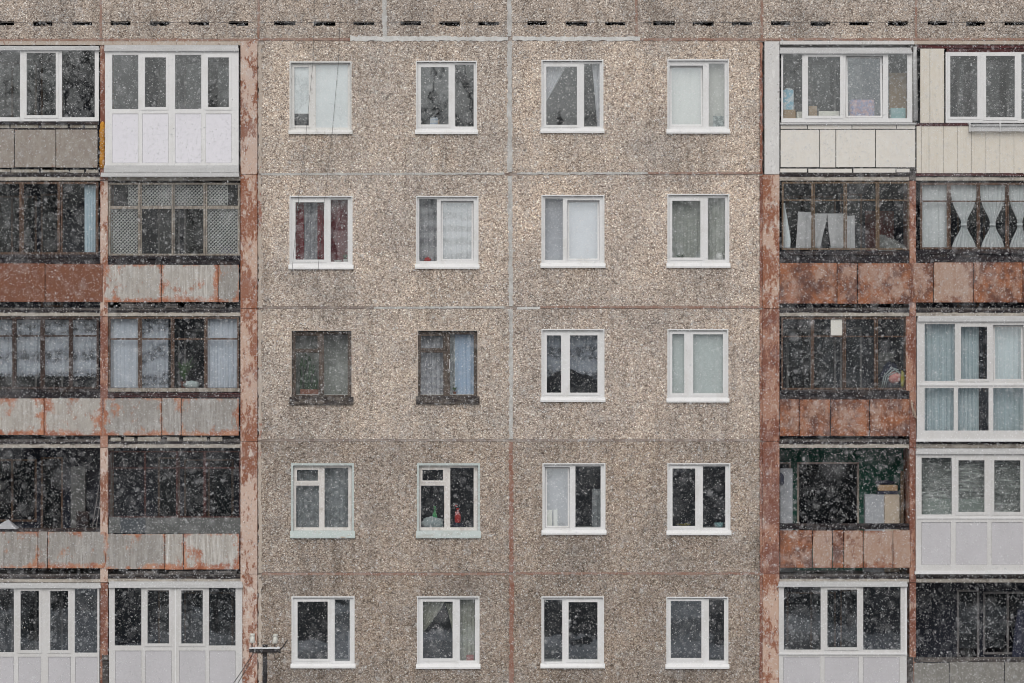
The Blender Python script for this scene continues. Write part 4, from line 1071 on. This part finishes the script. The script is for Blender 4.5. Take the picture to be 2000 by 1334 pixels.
flash('D3', 1793, 617, 2054, 628, -.18); m_ = MB(); m_.box(1791, 748, 2054, 753, -.15, -.131); m_.box(1790, 857, 2054, 862.5, -.16, -.02); m_.build('cover_strip', 'pvc', LOG['D3'])
m_ = MB(); m_.box(1791.2, 628, 1795, 862, -.129, .2); m_.build('side_cheek', 'pvc', LOG['D3'])
rail('C4', 1023, 1034, 'rail', -.05); sheets('C4', 1036, 1109, [1523, 1587, 1626, 1648, 1686, 1744, 1779], ['sheet_rust', 'sheet_rust_pale', 'sheet_rust', 'sheet_rust_pale', 'sheet_rust_pale', 'sheet_rust_pale'])
pvc('D4', (1789, 886, 2054, 1120), [(1800, 894, 1859, 1005, 'f'), (1872, 899, 1923, 1000, 's'), (1942, 899, 1993, 1000, 's'), (2008, 894, 2046, 1005, 'f'), (1800, 1020, 1857, 1103, 'p'), (1867, 1020, 1928, 1103, 'p'), (1937, 1020, 1998, 1103, 'p'), (2006, 1020, 2048, 1103, 'p')], d=-.13, depth=.07, mat='pvc_dimmed')
flash('D4', 1790, 876, 2054, 887, -.18); m_ = MB(); m_.box(1791, 1009, 2054, 1013, -.15, -.131); m_.box(1787, 1116, 2054, 1121.5, -.17, -.02); m_.build('cover_strip', 'pvc', LOG['D4'])
m_ = MB(); m_.box(1789.2, 887, 1794, 1120, -.129, .2); m_.build('side_cheek', 'pvc', LOG['D4'])
pvc('C5', (1521.5, 1145, 1771, 1396), [(1531, 1146.5, 1603, 1269, 'f'), (1616, 1151.5, 1674, 1264.5, 's'), (1686, 1146.5, 1759, 1269, 'f'), (1530, 1283, 1602, 1388, 'p'), (1611, 1283, 1677, 1388, 'p'), (1686, 1283, 1757, 1388, 'p')], d=-.10, mat='pvc_dimmed')
flash('C5', 1521, 1136, 1772, 1146, -.16); m_ = MB(); m_.box(1521.5, 1275, 1772, 1278.5, -.13, -.101); m_.box(1767, 1147, 1771.5, 1280, -.12, -.101); m_.build('cover_strip', 'pvc', LOG['C5'])
sheets('D5', 1294, 1392, [1785, 1854, 1962, 2054], ['sheet_cement']); m_ = MB(); m_.box(1785, 1284, 2054, 1293, -.04, .06); m_.build('handrail', 'slab', LOG['D5'])
m_ = MB(); m_.box(1772, 1283, 1784, 1396, -.05, -.031); m_.build('concrete_stub', 'slab', LOG['C5'])

# --- things in the loggias
GR = 'curtains hanging in the loggias'
curtain('curtain', 'narrow pale blue curtain at the right end of the brown parapet loggia', 165, 362, 187, 493, .16, 'c_blue_pale', 4, .025, group=GR)
for i, (a, b, t) in enumerate(((-24, 24, 'far left'), (33, 79, 'second from the left'), (88, 134, 'third from the left'), (143, 189, 'last on the right'))):
    curtain('curtain', f'grey net with scalloped hem in the black framed loggia, {t}', a, 625, b, 733, .16, 'c_loggia_net', 4, .018, scal=3.0, group=GR)
curtain('curtain', 'floral pale net in the leftmost bay of the brown framed loggia', 215, 623, 270, 757, .16, 'c_loggia_white', 4, .02, group=GR)
curtain('curtain', 'pale net in the second bay of the brown framed loggia', 275, 623, 329, 757, .16, 'c_loggia_net', 5, .022, group=GR)
curtain('curtain', 'white striped curtain in the rightmost bay of the brown framed loggia', 405, 622, 465, 757, .16, 'c_loggia_white', 6, .026, group=GR)
potplant('trailing green plant in the dark bay of the brown framed loggia', 360, 758, .55, .08, .14, .20, .55, 'terracotta', 'green_leaf', 12)
m_ = MB(); m_.box(213, 759, 466, 761, .05, .9); m_.build('shelf', 'wood_dark', LOG['B3'])
def z3(py, d): return 667 + (py - 667) * D / (D + d)
m_ = MB(); m_.blob((X(374, .2), .2, Z(759, .05) + .075), .17, .09, .09, 21, .18, 16, 9, flat=.2); one(m_, 'bread_bag', 'pale_bag', 'rumpled pale bundle on the ledge of the dark bay with trailing plant', 'bundle', smooth=True)
# lattice screens of the grey wooden loggia
def lattice(x0, y0, x1, y1, label, d=.09, step=7.0, r=.010):
    m_ = MB(); w_, h_ = x1 - x0, y1 - y0
    for sgn in (1, -1):
        c0 = -h_
        while c0 < w_:
            pts = []
            xa_, ya_ = max(c0, 0), max(-c0, 0)
            xb_, yb_ = min(c0 + h_, w_), min(h_, w_ - c0)
            if xb_ - xa_ > 1:
                if sgn > 0: P0, P1 = (x0 + xa_, y0 + ya_), (x0 + xb_, y0 + yb_)
                else: P0, P1 = (x0 + xa_, y1 - ya_), (x0 + xb_, y1 - yb_)
                dd = d + (0.004 if sgn > 0 else -0.004)
                m_.tube([(X(P0[0], d), dd, Z(P0[1], d)), (X(P1[0], d), dd, Z(P1[1], d))], r, 4)
            c0 += step
    m_.plate((x0 - 1, y0 - 1, x1 + 1, y1 + 1), [(x0, y0, x1, y1)], d - .008, d + .008)
    return one(m_, 'lattice_screen', 'lattice_d', label, 'screen', 'lattice screens behind the grey wooden glazing')
for (q, t) in (((252, 361, 270, 400), 'half width lattice screen in the upper left light of the grey wooden loggia'), ((277, 361, 334, 400), 'lattice screen in the second upper light of the grey wooden loggia'),
               ((342, 361, 397, 400), 'lattice screen in the third upper light of the grey wooden loggia'), ((405, 361, 444, 400), 'cut lattice screen in the upper right light of the grey wooden loggia'),
               ((216, 410, 269, 494), 'tall lattice screen in the lower left light of the grey wooden loggia'), ((405, 410, 463, 494), 'tall lattice screen in the lower right light of the grey wooden loggia')):
    lattice(*q, t)
m_ = MB(); m_.blob((X(444, .35), .35, Z(493, .35)), .16, .09, .13, 31, .15); one(m_, 'bundle', 'mauve', 'mauve bundle low behind the lower right lattice screen', 'bundle', smooth=True)
m_ = MB(); m_.box(213, 500, 467, 502.5, .06, .9); m_.build('shelf', 'wood_dark', LOG['B2'])
# open loggia on the left: white tent-like tin roof, ladder, box
m_ = MB(); i0 = 0
xa, xb, ya, yb = X(-8, .1), X(33, .1), .08, .5
z0, z1, z2 = Z(1033, .1), Z(1026, .1), Z(1015, .1)
m_.v += [(xa, ya, z0), (xb, ya, z0), (xb, yb, z0), (xa, yb, z0), (xa + .04, ya + .03, z1), (xb - .09, ya + .03, z1), (xb - .09, yb - .03, z1), (xa + .04, yb - .03, z1), (X(14, .1), .29, z2)]
m_.f += [(0, 1, 5, 4), (1, 2, 6, 5), (2, 3, 7, 6), (3, 0, 4, 7), (4, 5, 8), (5, 6, 8), (6, 7, 8), (7, 4, 8), (3, 2, 1, 0)]
one(m_, 'bird_feeder', pmat('dull_tin', (.40, .41, .44)), 'white folded tin with a peaked top at the parapet of the open dark loggia', 'tray')
m_ = MB(); m_.box(-62, 1034, 196, 1036.5, .05, .55); m_.build('shelf', 'wood_dark', LOG['A4'])
m_ = MB(); m_.tube([(X(168, .5), .4, Z(1112, .5)), (X(190, .5), 1.0, Z(940, .5))], .012); m_.tube([(X(176, .5), .4, Z(1112, .5)), (X(196, .5), 1.0, Z(945, .5))], .012)
for i in range(7):
    t = .12 + i * .12; m_.tube([(X(168 + 22 * t, .5), .4 + .6 * t, Z(1112 - 172 * t, .5)), (X(176 + 20 * t, .5), .4 + .6 * t, Z(1112 - 167 * t, .5))], .008, 6)
one(m_, 'ladder', 'steel', 'thin ladder leaning in the right corner of the open dark loggia', 'ladder')
sbox('crate', 'rail', 'dark box standing inside the open dark loggia beside the ladder', 'box', 149, 1000, 172, 1105, .55, .95)
sbox('wall_cabinet', 'board_grey', 'tall grey cupboard against the rear wall of the open dark loggia', 'cupboard', 138, 912, 166, 1119, .9, 1.15)
# right side: boxes inside the white glazed loggia
m_ = MB(); m_.box(1526, 233, 1774, 236, .02, .9); m_.build('shelf', 'inner', LOG['C1'])
def on(py, d, d0=.02): return 667 + (py - 667) * (D + d0) / (D + d)
by = on(233, .12)
sbox('carton', 'card', 'tan carton on the ledge in the left light of the white glazed loggia', 'box', 1530, 214, 1554, by, .12, .4)
sbox('carton', 'cream', 'cream carton lying under the tan one beside it', 'box', 1556, 218, 1567, by, .14, .36)
m_ = MB(); m_.box(1530, 176, 1550, on(214, .16, .12), .16, .3); m_.blob((X(1540, .23), .23, Z(176, .16)), .09, .06, .05, 3, .2)
one(m_, 'plastic_pack', 'blue_pack', 'blue and white plastic pack on top of the tan carton', 'pack')
sbox('carton', 'card', 'low brown carton behind the second light of the white glazed loggia', 'box', 1580, 207, 1596, by, .14, .34); sbox('carton', 'cream', 'flat cream carton lying behind the second light', 'box', 1599, 217, 1640, by, .14, .40)
m_ = MB(); m_.box(1659, 194, 1709, by, .16, .5); one(m_, 'cushion', 'print_cloth', 'blue and red patterned bundle behind the tilted light', 'bundle', bevel=.06)
sbox('storage_box', 'teal_box', 'pale teal box in the right light of the white glazed loggia', 'box', 1739, 211, 1769, by, .14, .4, .015)
sbox('plywood_sheet', 'card', 'brown board leaning behind the teal box', 'board', 1737, 142, 1772, by, .6, .63, .002)
# laundry
GL = 'laundry drying in the loggia'
m_ = MB(); m_.tube([(X(1522, .3), .3, Z(410, .3)), (X(1590, .3), .3, Z(413, .3)), (X(1700, .3), .3, Z(417, .3)), (X(1776, .3), .3, Z(412, .3))], .004, 6); one(m_, 'clothes_line', 'cable', 'clothes line strung across the tan wooden loggia', 'clothes line')
def cloth_poly(name, label, rows, d, mat, amp=.012):
    """cloth from rows of (y, x_left, x_right) in photo pixels"""
    m_ = MB()
    n = len(rows) - 1
    def Pt(u, v):
        t = v * n; i = min(int(t), n - 1); f = t - i
        yy, a, b = [rows[i][q] * (1 - f) + rows[i + 1][q] * f for q in range(3)]
        return (X(a + (b - a) * u, d), d + amp * math.sin(u * 9 + v * 2) + amp * .5 * math.sin(u * 23), Z(yy + (1.5 * math.sin(u * 3.1) if v == 0 else 0), d))
    m_.grid(Pt, 24, 12)
    return one(m_, name, mat, label, 'laundry', GL, smooth=True, solid=.004)
cloth_poly('hung_towel', 'blue dotted towel hanging at the left post of the tan wooden loggia', [(396, 1530, 1532), (430, 1530, 1538), (468, 1530, 1544), (486, 1530, 1543)], .22, 'c_laundry_blue')
cloth_poly('hung_sheet', 'grey cloth hanging left of the trousers', [(413, 1559, 1588), (450, 1557, 1590), (488, 1554, 1591)], .29, 'c_laundry')
m_ = MB()
def leg(rows):
    n = len(rows) - 1
    def Pt(u, v):
        t = v * n; i = min(int(t), n - 1); f = t - i
        yy, a, b = [rows[i][q] * (1 - f) + rows[i + 1][q] * f for q in range(3)]
        return (X(a + (b - a) * u, .31), .31 + .012 * math.sin(u * 8 + v * 3), Z(yy, .31))
    m_.grid(Pt, 14, 10)
leg([(417, 1588, 1616), (437, 1588, 1613), (455, 1588, 1608), (488, 1586, 1601)]); leg([(417, 1616, 1648), (437, 1617, 1648), (455, 1619, 1648), (488, 1623, 1648)])
o = one(m_, 'hung_trousers', 'c_laundry', 'pale trousers hanging upside down between grey cloths', 'laundry', GL, smooth=True, solid=.004)
cloth_poly('hung_sheet', 'short grey cloth hanging right of the trousers', [(420, 1651, 1669), (450, 1651, 1669), (488, 1651, 1670)], .30, 'c_laundry')
sbox('plywood_sheet', 'wood_red', 'red brown board standing at the right in the tan wooden loggia', 'board', 1690, 412, 1746, 590, .9, .93, .002)
m_ = MB(); m_.blob((X(1738, .4), .4, Z(484, .4)), .27, .12, .17, 8, .38, 22, 12, flat=.45); m_.blob((X(1726, .45), .45, Z(478, .45)), .12, .1, .17, 18, .3, 14, 9, flat=.3); one(m_, 'bundle', pmat('heap_cloth', (.20, .205, .20), (.12, .125, .12), scale=9), 'heap of grey cloth low in the right bay of the tan wooden loggia', 'bundle', smooth=True)
m_ = MB(); m_.box(1690, 490, 1775, 492.5, .06, .9); m_.build('shelf', 'wood_dark', LOG['C2'])
# tied curtains
def tied(v):
    h = .5 - .40 * math.exp(-((v - .62) / .26) ** 2) if v < .62 else .5 - .40 * math.exp(-((v - .62) / .24) ** 2)
    return (.5 - h, .5 + h)
curtain('curtain', 'straight white curtain at the left of the tied ones', 1800, 362, 1849, 485, .13, 'c_white', 4, .015, group=GR)
for a, b, t in ((1857, 1908, 'left'), (1914, 1964, 'middle'), (1970, 2014, 'right')):
    e = curtain('curtain', f'white curtain tied in the middle, {t} one of the three tied ones', a, 362, b, 485, .13, 'c_white', 6, .02, tied, group=GR, nz=26)
    zc = 362 + 123 * .62; m_ = MB(); cx = (a + b) / 2
    m_.box(cx - 5.6, zc - 2, cx + 5.6, zc + 2, .085, .165); t_ = m_.build('tie_band', 'c_white', e)
# dark loggia with paper and bag
sbox('paper_sheet', 'paper', 'white spotted paper sheet fixed in the upper light of the dark wooden loggia', 'paper', 1622.5, 624, 1645, 655, .022, .0255, 0)
m_ = MB(); m_.box(1690, 762, 1770, 764, .06, .9); m_.build('shelf', 'wood_dark', LOG['C3'])
e = empty('stuffed_bag', (X(1742, .3), .3, Z(762, .06))); tag(e, 'heap of bags and cloths with navy, pink and yellow folds in the dark wooden loggia', 'bags')
m_ = MB(); m_.blob((X(1738, .3), .3, e.location.z + .27), .22, .14, .27, 4, .2, 18, 11, flat=.0); m_.build('bag', 'dark_cloth', e, smooth=True)
m_ = MB(); m_.blob((X(1747, .2), .18, e.location.z + .26), .14, .06, .12, 9, .25, 16, 9); m_.build('cloth', 'pink_cloth', e, smooth=True)
m_ = MB(); m_.blob((X(1763, .2), .2, e.location.z + .22), .05, .06, .17, 2, .2, 12, 9); m_.build('wrap', 'yellow_cloth', e, smooth=True)
m_ = MB()
for j in range(3): m_.tube([(X(1722 + j * 4, .14), .14 + .02 * j, e.location.z + .06), (X(1727 + j * 4, .14), .14, e.location.z + .30), (X(1742 + j * 5, .14), .14, e.location.z + .47 - .04 * j), (X(1756 + j * 2, .14), .17, e.location.z + .42 - .05 * j)], .012, 7)
m_.build('strap', 'mauve' if False else 'pale_bag', e, smooth=True)
sbox('grey_board', 'board_grey', 'pale square board behind the heap of bags', 'board', 1716, 688, 1746, 762.5, .85, .87, .002)
m_ = MB(); rr = random.Random(4)
pts = [(X(1780), -.08, Z(784)), (X(1782), -.09, Z(800)), (X(1787), -.1, Z(806)), (X(1785), -.1, Z(813)), (X(1791), -.11, Z(818))]
m_.tube(pts, .02, 7); m_.tube([(p[0] + rr.uniform(-.03, .03), p[1] - .01, p[2] + rr.uniform(-.03, .03)) for p in pts], .012, 6); m_.tube([pts[-1], (X(1787), -.1, Z(824)), (X(1794), -.1, Z(826))], .007, 5)
one(m_, 'rope_end', 'rope', 'frayed rope hanging at the corner of the rusty parapet', 'rope', smooth=True)
# blue grey curtains of the floor-high glazed loggia
curtain('curtain', 'blue grey pleated curtain in the left light of the floor high glazed loggia', 1800, 630, 1868, 848, .10, 'c_teal', 8, .03, group=GR)
curtain('curtain', 'blue grey curtain half drawn in the second light of the floor high glazed loggia', 1870, 630, 1912, 848, .10, 'c_teal', 6, .03, group=GR)
curtain('curtain', 'blue grey curtain behind the tilted light of the floor high glazed loggia', 1938, 630, 2052, 848, .16, 'c_teal', 12, .03, group=GR)
# open green loggia
e = empty('cupboard', (X(1720, .8), .8, Z(1121, .8))); tag(e, 'cream and grey cupboard standing in the open green loggia', 'cupboard')
m_ = MB(); m_.box(1690, 966, 1727, 1119.5, .8, 1.15); m_.build('carcass', 'grey_tin', e, bevel=.005)
m_ = MB(); m_.box(1727.6, 966, 1757, 1119.5, .78, 1.15); m_.build('door', 'beige_ply', e, bevel=.005)
m_ = MB(); zt = Z(966, .78)
m_.wbox(X(1714, .8), X(1755, .8), .82, 1.1, zt + .001, zt + .07); o = one(m_, 'cloth_stack', 'dark_cloth', 'folded navy blanket on the cream cupboard under the basket', 'blanket', bevel=.02)
m_ = MB(); m_.wbox(X(1716, .8), X(1754, .8), .84, 1.08, zt + .072, zt + .20); one(m_, 'basket', 'card', 'tan striped basket on the folded navy blanket', 'basket', bevel=.02)
m_ = MB(); m_.blob((X(1728, 1.), .96, zt + .245), .22, .1, .05, 9, .2, 16, 8, flat=.1); one(m_, 'black_bag', 'dark_cloth', 'flat black bag lying on the tan basket', 'bag', smooth=True)
sbox('plank', 'wood_tan', 'upright tan plank beside the cream cupboard', 'plank', 1759, 920, 1765, 1119, .7, .76, .003)
sbox('door_leaf', 'grey_tin', 'light blue grey door leaf at the left of the open green loggia', 'door', 1524, 915, 1548, 1119, .62, .66, .004)
m_ = MB(); m_.blob((X(1526, .3), .3, Z(937, .3)), .06, .05, .13, 5, .2); one(m_, 'hanging_bag', 'dark_cloth', 'small black bag hanging on the left pier of the green loggia', 'bag', smooth=True)
# crumpled plastic film inside the white loggia
M['film'] = None
k = N('plastic_film')
v = k.pos((1, 1, 1.6)); nz = k.noise(v, 3.4, 3, .45)
mp = k.n('ShaderNodeMapping'); mp.inputs['Rotation'].default_value = (0, R(34), 0); mp.inputs['Scale'].default_value = (1.0, 1, 9.0)
k.l(k.n('ShaderNodeNewGeometry').outputs['Position'], mp.inputs['Vector'])
cr = k.noise(mp.outputs[0], 1.5, 4, .5)
mp2 = k.n('ShaderNodeMapping'); mp2.inputs['Rotation'].default_value = (0, R(-12), 0); mp2.inputs['Scale'].default_value = (0.8, 1, 11.0)
k.l(k.n('ShaderNodeNewGeometry').outputs['Position'], mp2.inputs['Vector'])
cr2 = k.noise(mp2.outputs[0], 1.3, 4, .5)
white = k.math('MAXIMUM', k.ramp(cr, [(.60, 0.0), (.66, 1.0), (.70, 0.0)]), k.ramp(cr2, [(.58, 0.0), (.63, 1.0), (.68, 0.0)]))  # crease highlights put into the film as more opaque streaks
p = k.n('ShaderNodeBsdfPrincipled', Roughness=.18); p.inputs['Base Color'].default_value = (.58, .62, .60, 1); p.inputs['Specular IOR Level'].default_value = .9
tr = k.n('ShaderNodeBsdfTransparent'); mx = k.n('ShaderNodeMixShader'); k.l(k.math('ADD', k.math('MULTIPLY', white, .45), .36), mx.inputs[0])
k.l(tr.outputs[0], mx.inputs[1]); k.l(p.outputs[0], mx.inputs[2]); k.l(mx.outputs[0], k.out.inputs['Surface']); M['film'] = k.m
m_ = MB()
rr = random.Random(9); creases = [(rr.uniform(-1.2, 1.2), rr.uniform(-.6, 1.2), rr.uniform(.008, .022), rr.choice((1, -1))) for _ in range(22)]
def filmP(u, v):
    a = 0
    for s_, c_, w__, sg in creases:
        q = (v - .5) - s_ * (u - .5) * 1.6 - (c_ - .4)
        a += sg * .02 * math.exp(-(q / w__) ** 2)
    return (X(1797 + 252 * u, .05), .09 + a * .9 + .02 * math.sin(u * 7 + v * 4), Z(888 + 122 * v, .05))
m_.grid(filmP, 180, 140)
one(m_, 'plastic_film', 'film', 'crumpled clear plastic film hung behind the white glazed loggia', 'plastic film', smooth=True)
sbox('chest', 'mint_box' if 'mint_box' in M else pmat('mint_box', (.36, .46, .42)), 'pale green chest behind the crumpled plastic film', 'chest', 1802, 975, 1925, 1118, .5, .9, .02)
# dark loggia bottom right: grey hanging cloth
cloth_poly('hung_cloth', 'dark grey cloth hanging at the right edge of the open bottom loggia', [(1190, 1988, 2006), (1230, 1982, 2010), (1290, 1976, 2014)], .5, 'dark_cloth', .03)
for o in list(bpy.data.objects):
    if o.name.startswith('hung_cloth'): o['group'] = 'laundry in the open bottom loggia'

# ------------------------------------------------------------------ cables on the facade
m_ = MB(); m_.tube([(X(617), -.26, Z(-118)), (X(613.5), -.10, Z(60)), (X(612), -.09, Z(120)), (X(598), -.08, Z(262)), (X(584), -.08, Z(386)), (X(571), -.07, Z(527)), (X(570), -.03, Z(532))], .0038, 6)
one(m_, 'facade_cable', 'cable', 'black cable hanging down the left jamb of the chipped window to the red curtained window', 'cable', 'black cables hanging on the facade')
m_ = MB(); m_.tube([(X(668), -.26, Z(-118)), (X(664), -.10, Z(60)), (X(661), -.09, Z(125)), (X(649), -.08, Z(262)), (X(635), -.08, Z(386)), (X(621.5), -.07, Z(527)), (X(621), -.03, Z(532))], .0038, 6)
one(m_, 'facade_cable', 'cable', 'black cable slanting across the pale blind of the chipped window', 'cable', 'black cables hanging on the facade')

# ------------------------------------------------------------------ utility pole in front of the building
d = -20.0
E = empty('utility_pole', (X(518, d), d, 0)); tag(E, 'black steel utility pole with a snow topped crossarm and two white insulators', 'pole')
m_ = MB(); m_.tube([(X(517.5, d), d, 0.0), (X(517.5, d), d, Z(1262, d))], .040, 12, .036); m_.tube([(X(517.5, d), d, Z(1262, d)), (X(517.5, d), d, Z(1259, d))], .045, 12); m_.build('shaft', 'black_metal', E)
m_ = MB()
i0 = len(m_.v); m_.box(486.5, 1267, 547, 1274.5, d - .06, d - .045)
m_.box(486.5, 1267, 547, 1269, d - .06, d + .06); m_.box(492, 1275, 540, 1276.3, d - .02, d + .02)
m_.build('crossarm', 'black_metal', E, bevel=.004)
m_ = MB(); rr = random.Random(3)
n = 22
for i in range(n):
    a = 487 + 59 * i / n; m_.box(a, 1267 - 1.6 - 1.0 * rr.random(), 487 + 59 * (i + 1) / n, 1267.2, d - .065 + .01 * rr.random(), d + .055)
m_.build('snow_cap', 'snow', E)
for px_, yb_, nm in ((492, 1266, 0), (536.5, 1267, 0)):
    z0 = Z(yb_, d); m_ = MB(); m_.tube([(X(px_, d), d, z0 - .02), (X(px_ + .6, d), d, z0 + .10)], .010, 8); pin = m_.build('insulator_pin', 'black_metal', E)
    m_ = MB(); m_.lathe((X(px_ + .4, d), d, z0 + .085), [(.038, 0), (.042, .01), (.040, .085), (.031, .092), (.031, .108), (.041, .115), (.036, .14), (.015, .148)], 14, lean=.06); m_.build('insulator', 'porcelain', E, smooth=True)
m_ = MB(); m_.tube([(X(495, d), d, Z(1275, d)), (X(490, d), d, Z(1284, d))], .008, 6); m_.tube([(X(533, d), d, Z(1275, d)), (X(539, d), d, Z(1288, d))], .006, 6); m_.tube([(X(546, d), d, Z(1270, d)), (X(552, d), d, Z(1264, d)), (X(560, d), d + .2, Z(1252, d))], .010, 6); m_.tube([(X(545.5, d), d, Z(1268, d)), (X(546.5, d), d, Z(1276, d))], .018, 8); m_.build('bracket', 'black_metal', E)
def wire(p0, p1, sag, label):
    m_ = MB(); p0, p1 = Vector(p0), Vector(p1)
    m_.tube([tuple(p0.lerp(p1, t) - Vector((0, 0, sag * 4 * t * (1 - t)))) for t in [i / 16 for i in range(17)]], .007, 5)
    return one(m_, 'overhead_wire', 'cable', label, 'wire', 'wires running from the pole to the building')
wire((X(490, d), d - .02, Z(1284, d)), (X(395, -.02), -.02, Z(1412)), .05, 'thin black wire slanting down left from the left end of the crossarm')
wire((X(486.5, d), d + .04, Z(1284, d) - .1), (X(404, -.02), -.02, Z(1424)), .05, 'thin black wire running lower and parallel to the one from the crossarm end')

# ------------------------------------------------------------------ falling snow: a box of air in front of the facade, filled evenly
def flakes(n):
    y = rng.uniform(-79.0, -0.25, n)
    dist = y + D
    hx = 1.5 + 11.2 * dist / D
    hz = 1.2 + 7.8 * dist / D
    # even density in space: thin out where the slice is smaller
    keep = rng.random(n) < (hx * hz) / (12.7 * 9.0)
    y, hx, hz = y[keep], hx[keep], hz[keep]
    n = len(y)
    x = rng.uniform(-1, 1, n) * hx
    z = ZC + rng.uniform(-1, 1, n) * hz
    r = 0.0032 + 0.0042 * rng.random(n) ** 2.0
    big = rng.random(n) < .10 * np.clip((y + D - 14) / 40, 0.05, 1)
    r = np.where(big, rng.uniform(.0075, .0115, n), r)
    base = np.array([(1, 0, 0), (-1, 0, 0), (0, 1, 0), (0, -1, 0), (0, 0, 1), (0, 0, -1)], float)
    tri = np.array([(0, 2, 4), (2, 1, 4), (1, 3, 4), (3, 0, 4), (2, 0, 5), (1, 2, 5), (3, 1, 5), (0, 3, 5)])
    V = base[None] * (1 + rng.uniform(-.35, .35, (n, 6, 1)))
    # random turn
    a = rng.uniform(0, 6.283, (n, 3))
    ca, sa = np.cos(a), np.sin(a)
    for ax, (p, q) in enumerate(((1, 2), (2, 0), (0, 1))):
        vp, vq = V[:, :, p].copy(), V[:, :, q].copy()
        V[:, :, p] = ca[:, ax:ax + 1] * vp - sa[:, ax:ax + 1] * vq
        V[:, :, q] = sa[:, ax:ax + 1] * vp + ca[:, ax:ax + 1] * vq
    V = V * r[:, None, None] + np.stack([x, y, z], 1)[:, None, :]
    F = (tri[None] + (np.arange(n) * 6)[:, None, None]).reshape(-1, 3)
    V = V.reshape(-1, 3)
    me = bpy.data.meshes.new('falling_snow')
    me.vertices.add(len(V)); me.vertices.foreach_set('co', V.astype(np.float32).ravel())
    me.loops.add(F.size); me.loops.foreach_set('vertex_index', F.astype(np.int32).ravel())
    me.polygons.add(len(F)); me.polygons.foreach_set('loop_start', (np.arange(len(F)) * 3).astype(np.int32)); me.polygons.foreach_set('loop_total', np.full(len(F), 3, np.int32))
    me.update(calc_edges=True)
    k = N('snowflake')
    df = k.n('ShaderNodeBsdfDiffuse'); df.inputs[0].default_value = (.9, .91, .93, 1)
    tl = k.n('ShaderNodeBsdfTranslucent'); tl.inputs[0].default_value = (.9, .91, .93, 1)
    mx = k.n('ShaderNodeMixShader'); mx.inputs[0].default_value = .4
    k.l(df.outputs[0], mx.inputs[1]); k.l(tl.outputs[0], mx.inputs[2]); k.l(mx.outputs[0], k.out.inputs['Surface'])
    me.materials.append(k.m)
    o = bpy.data.objects.new('falling_snow', me); col.objects.link(o)
    tag(o, 'white snowflakes falling through the air before the building', 'snow', kind='stuff')
    return n
print('flakes', flakes(700000))
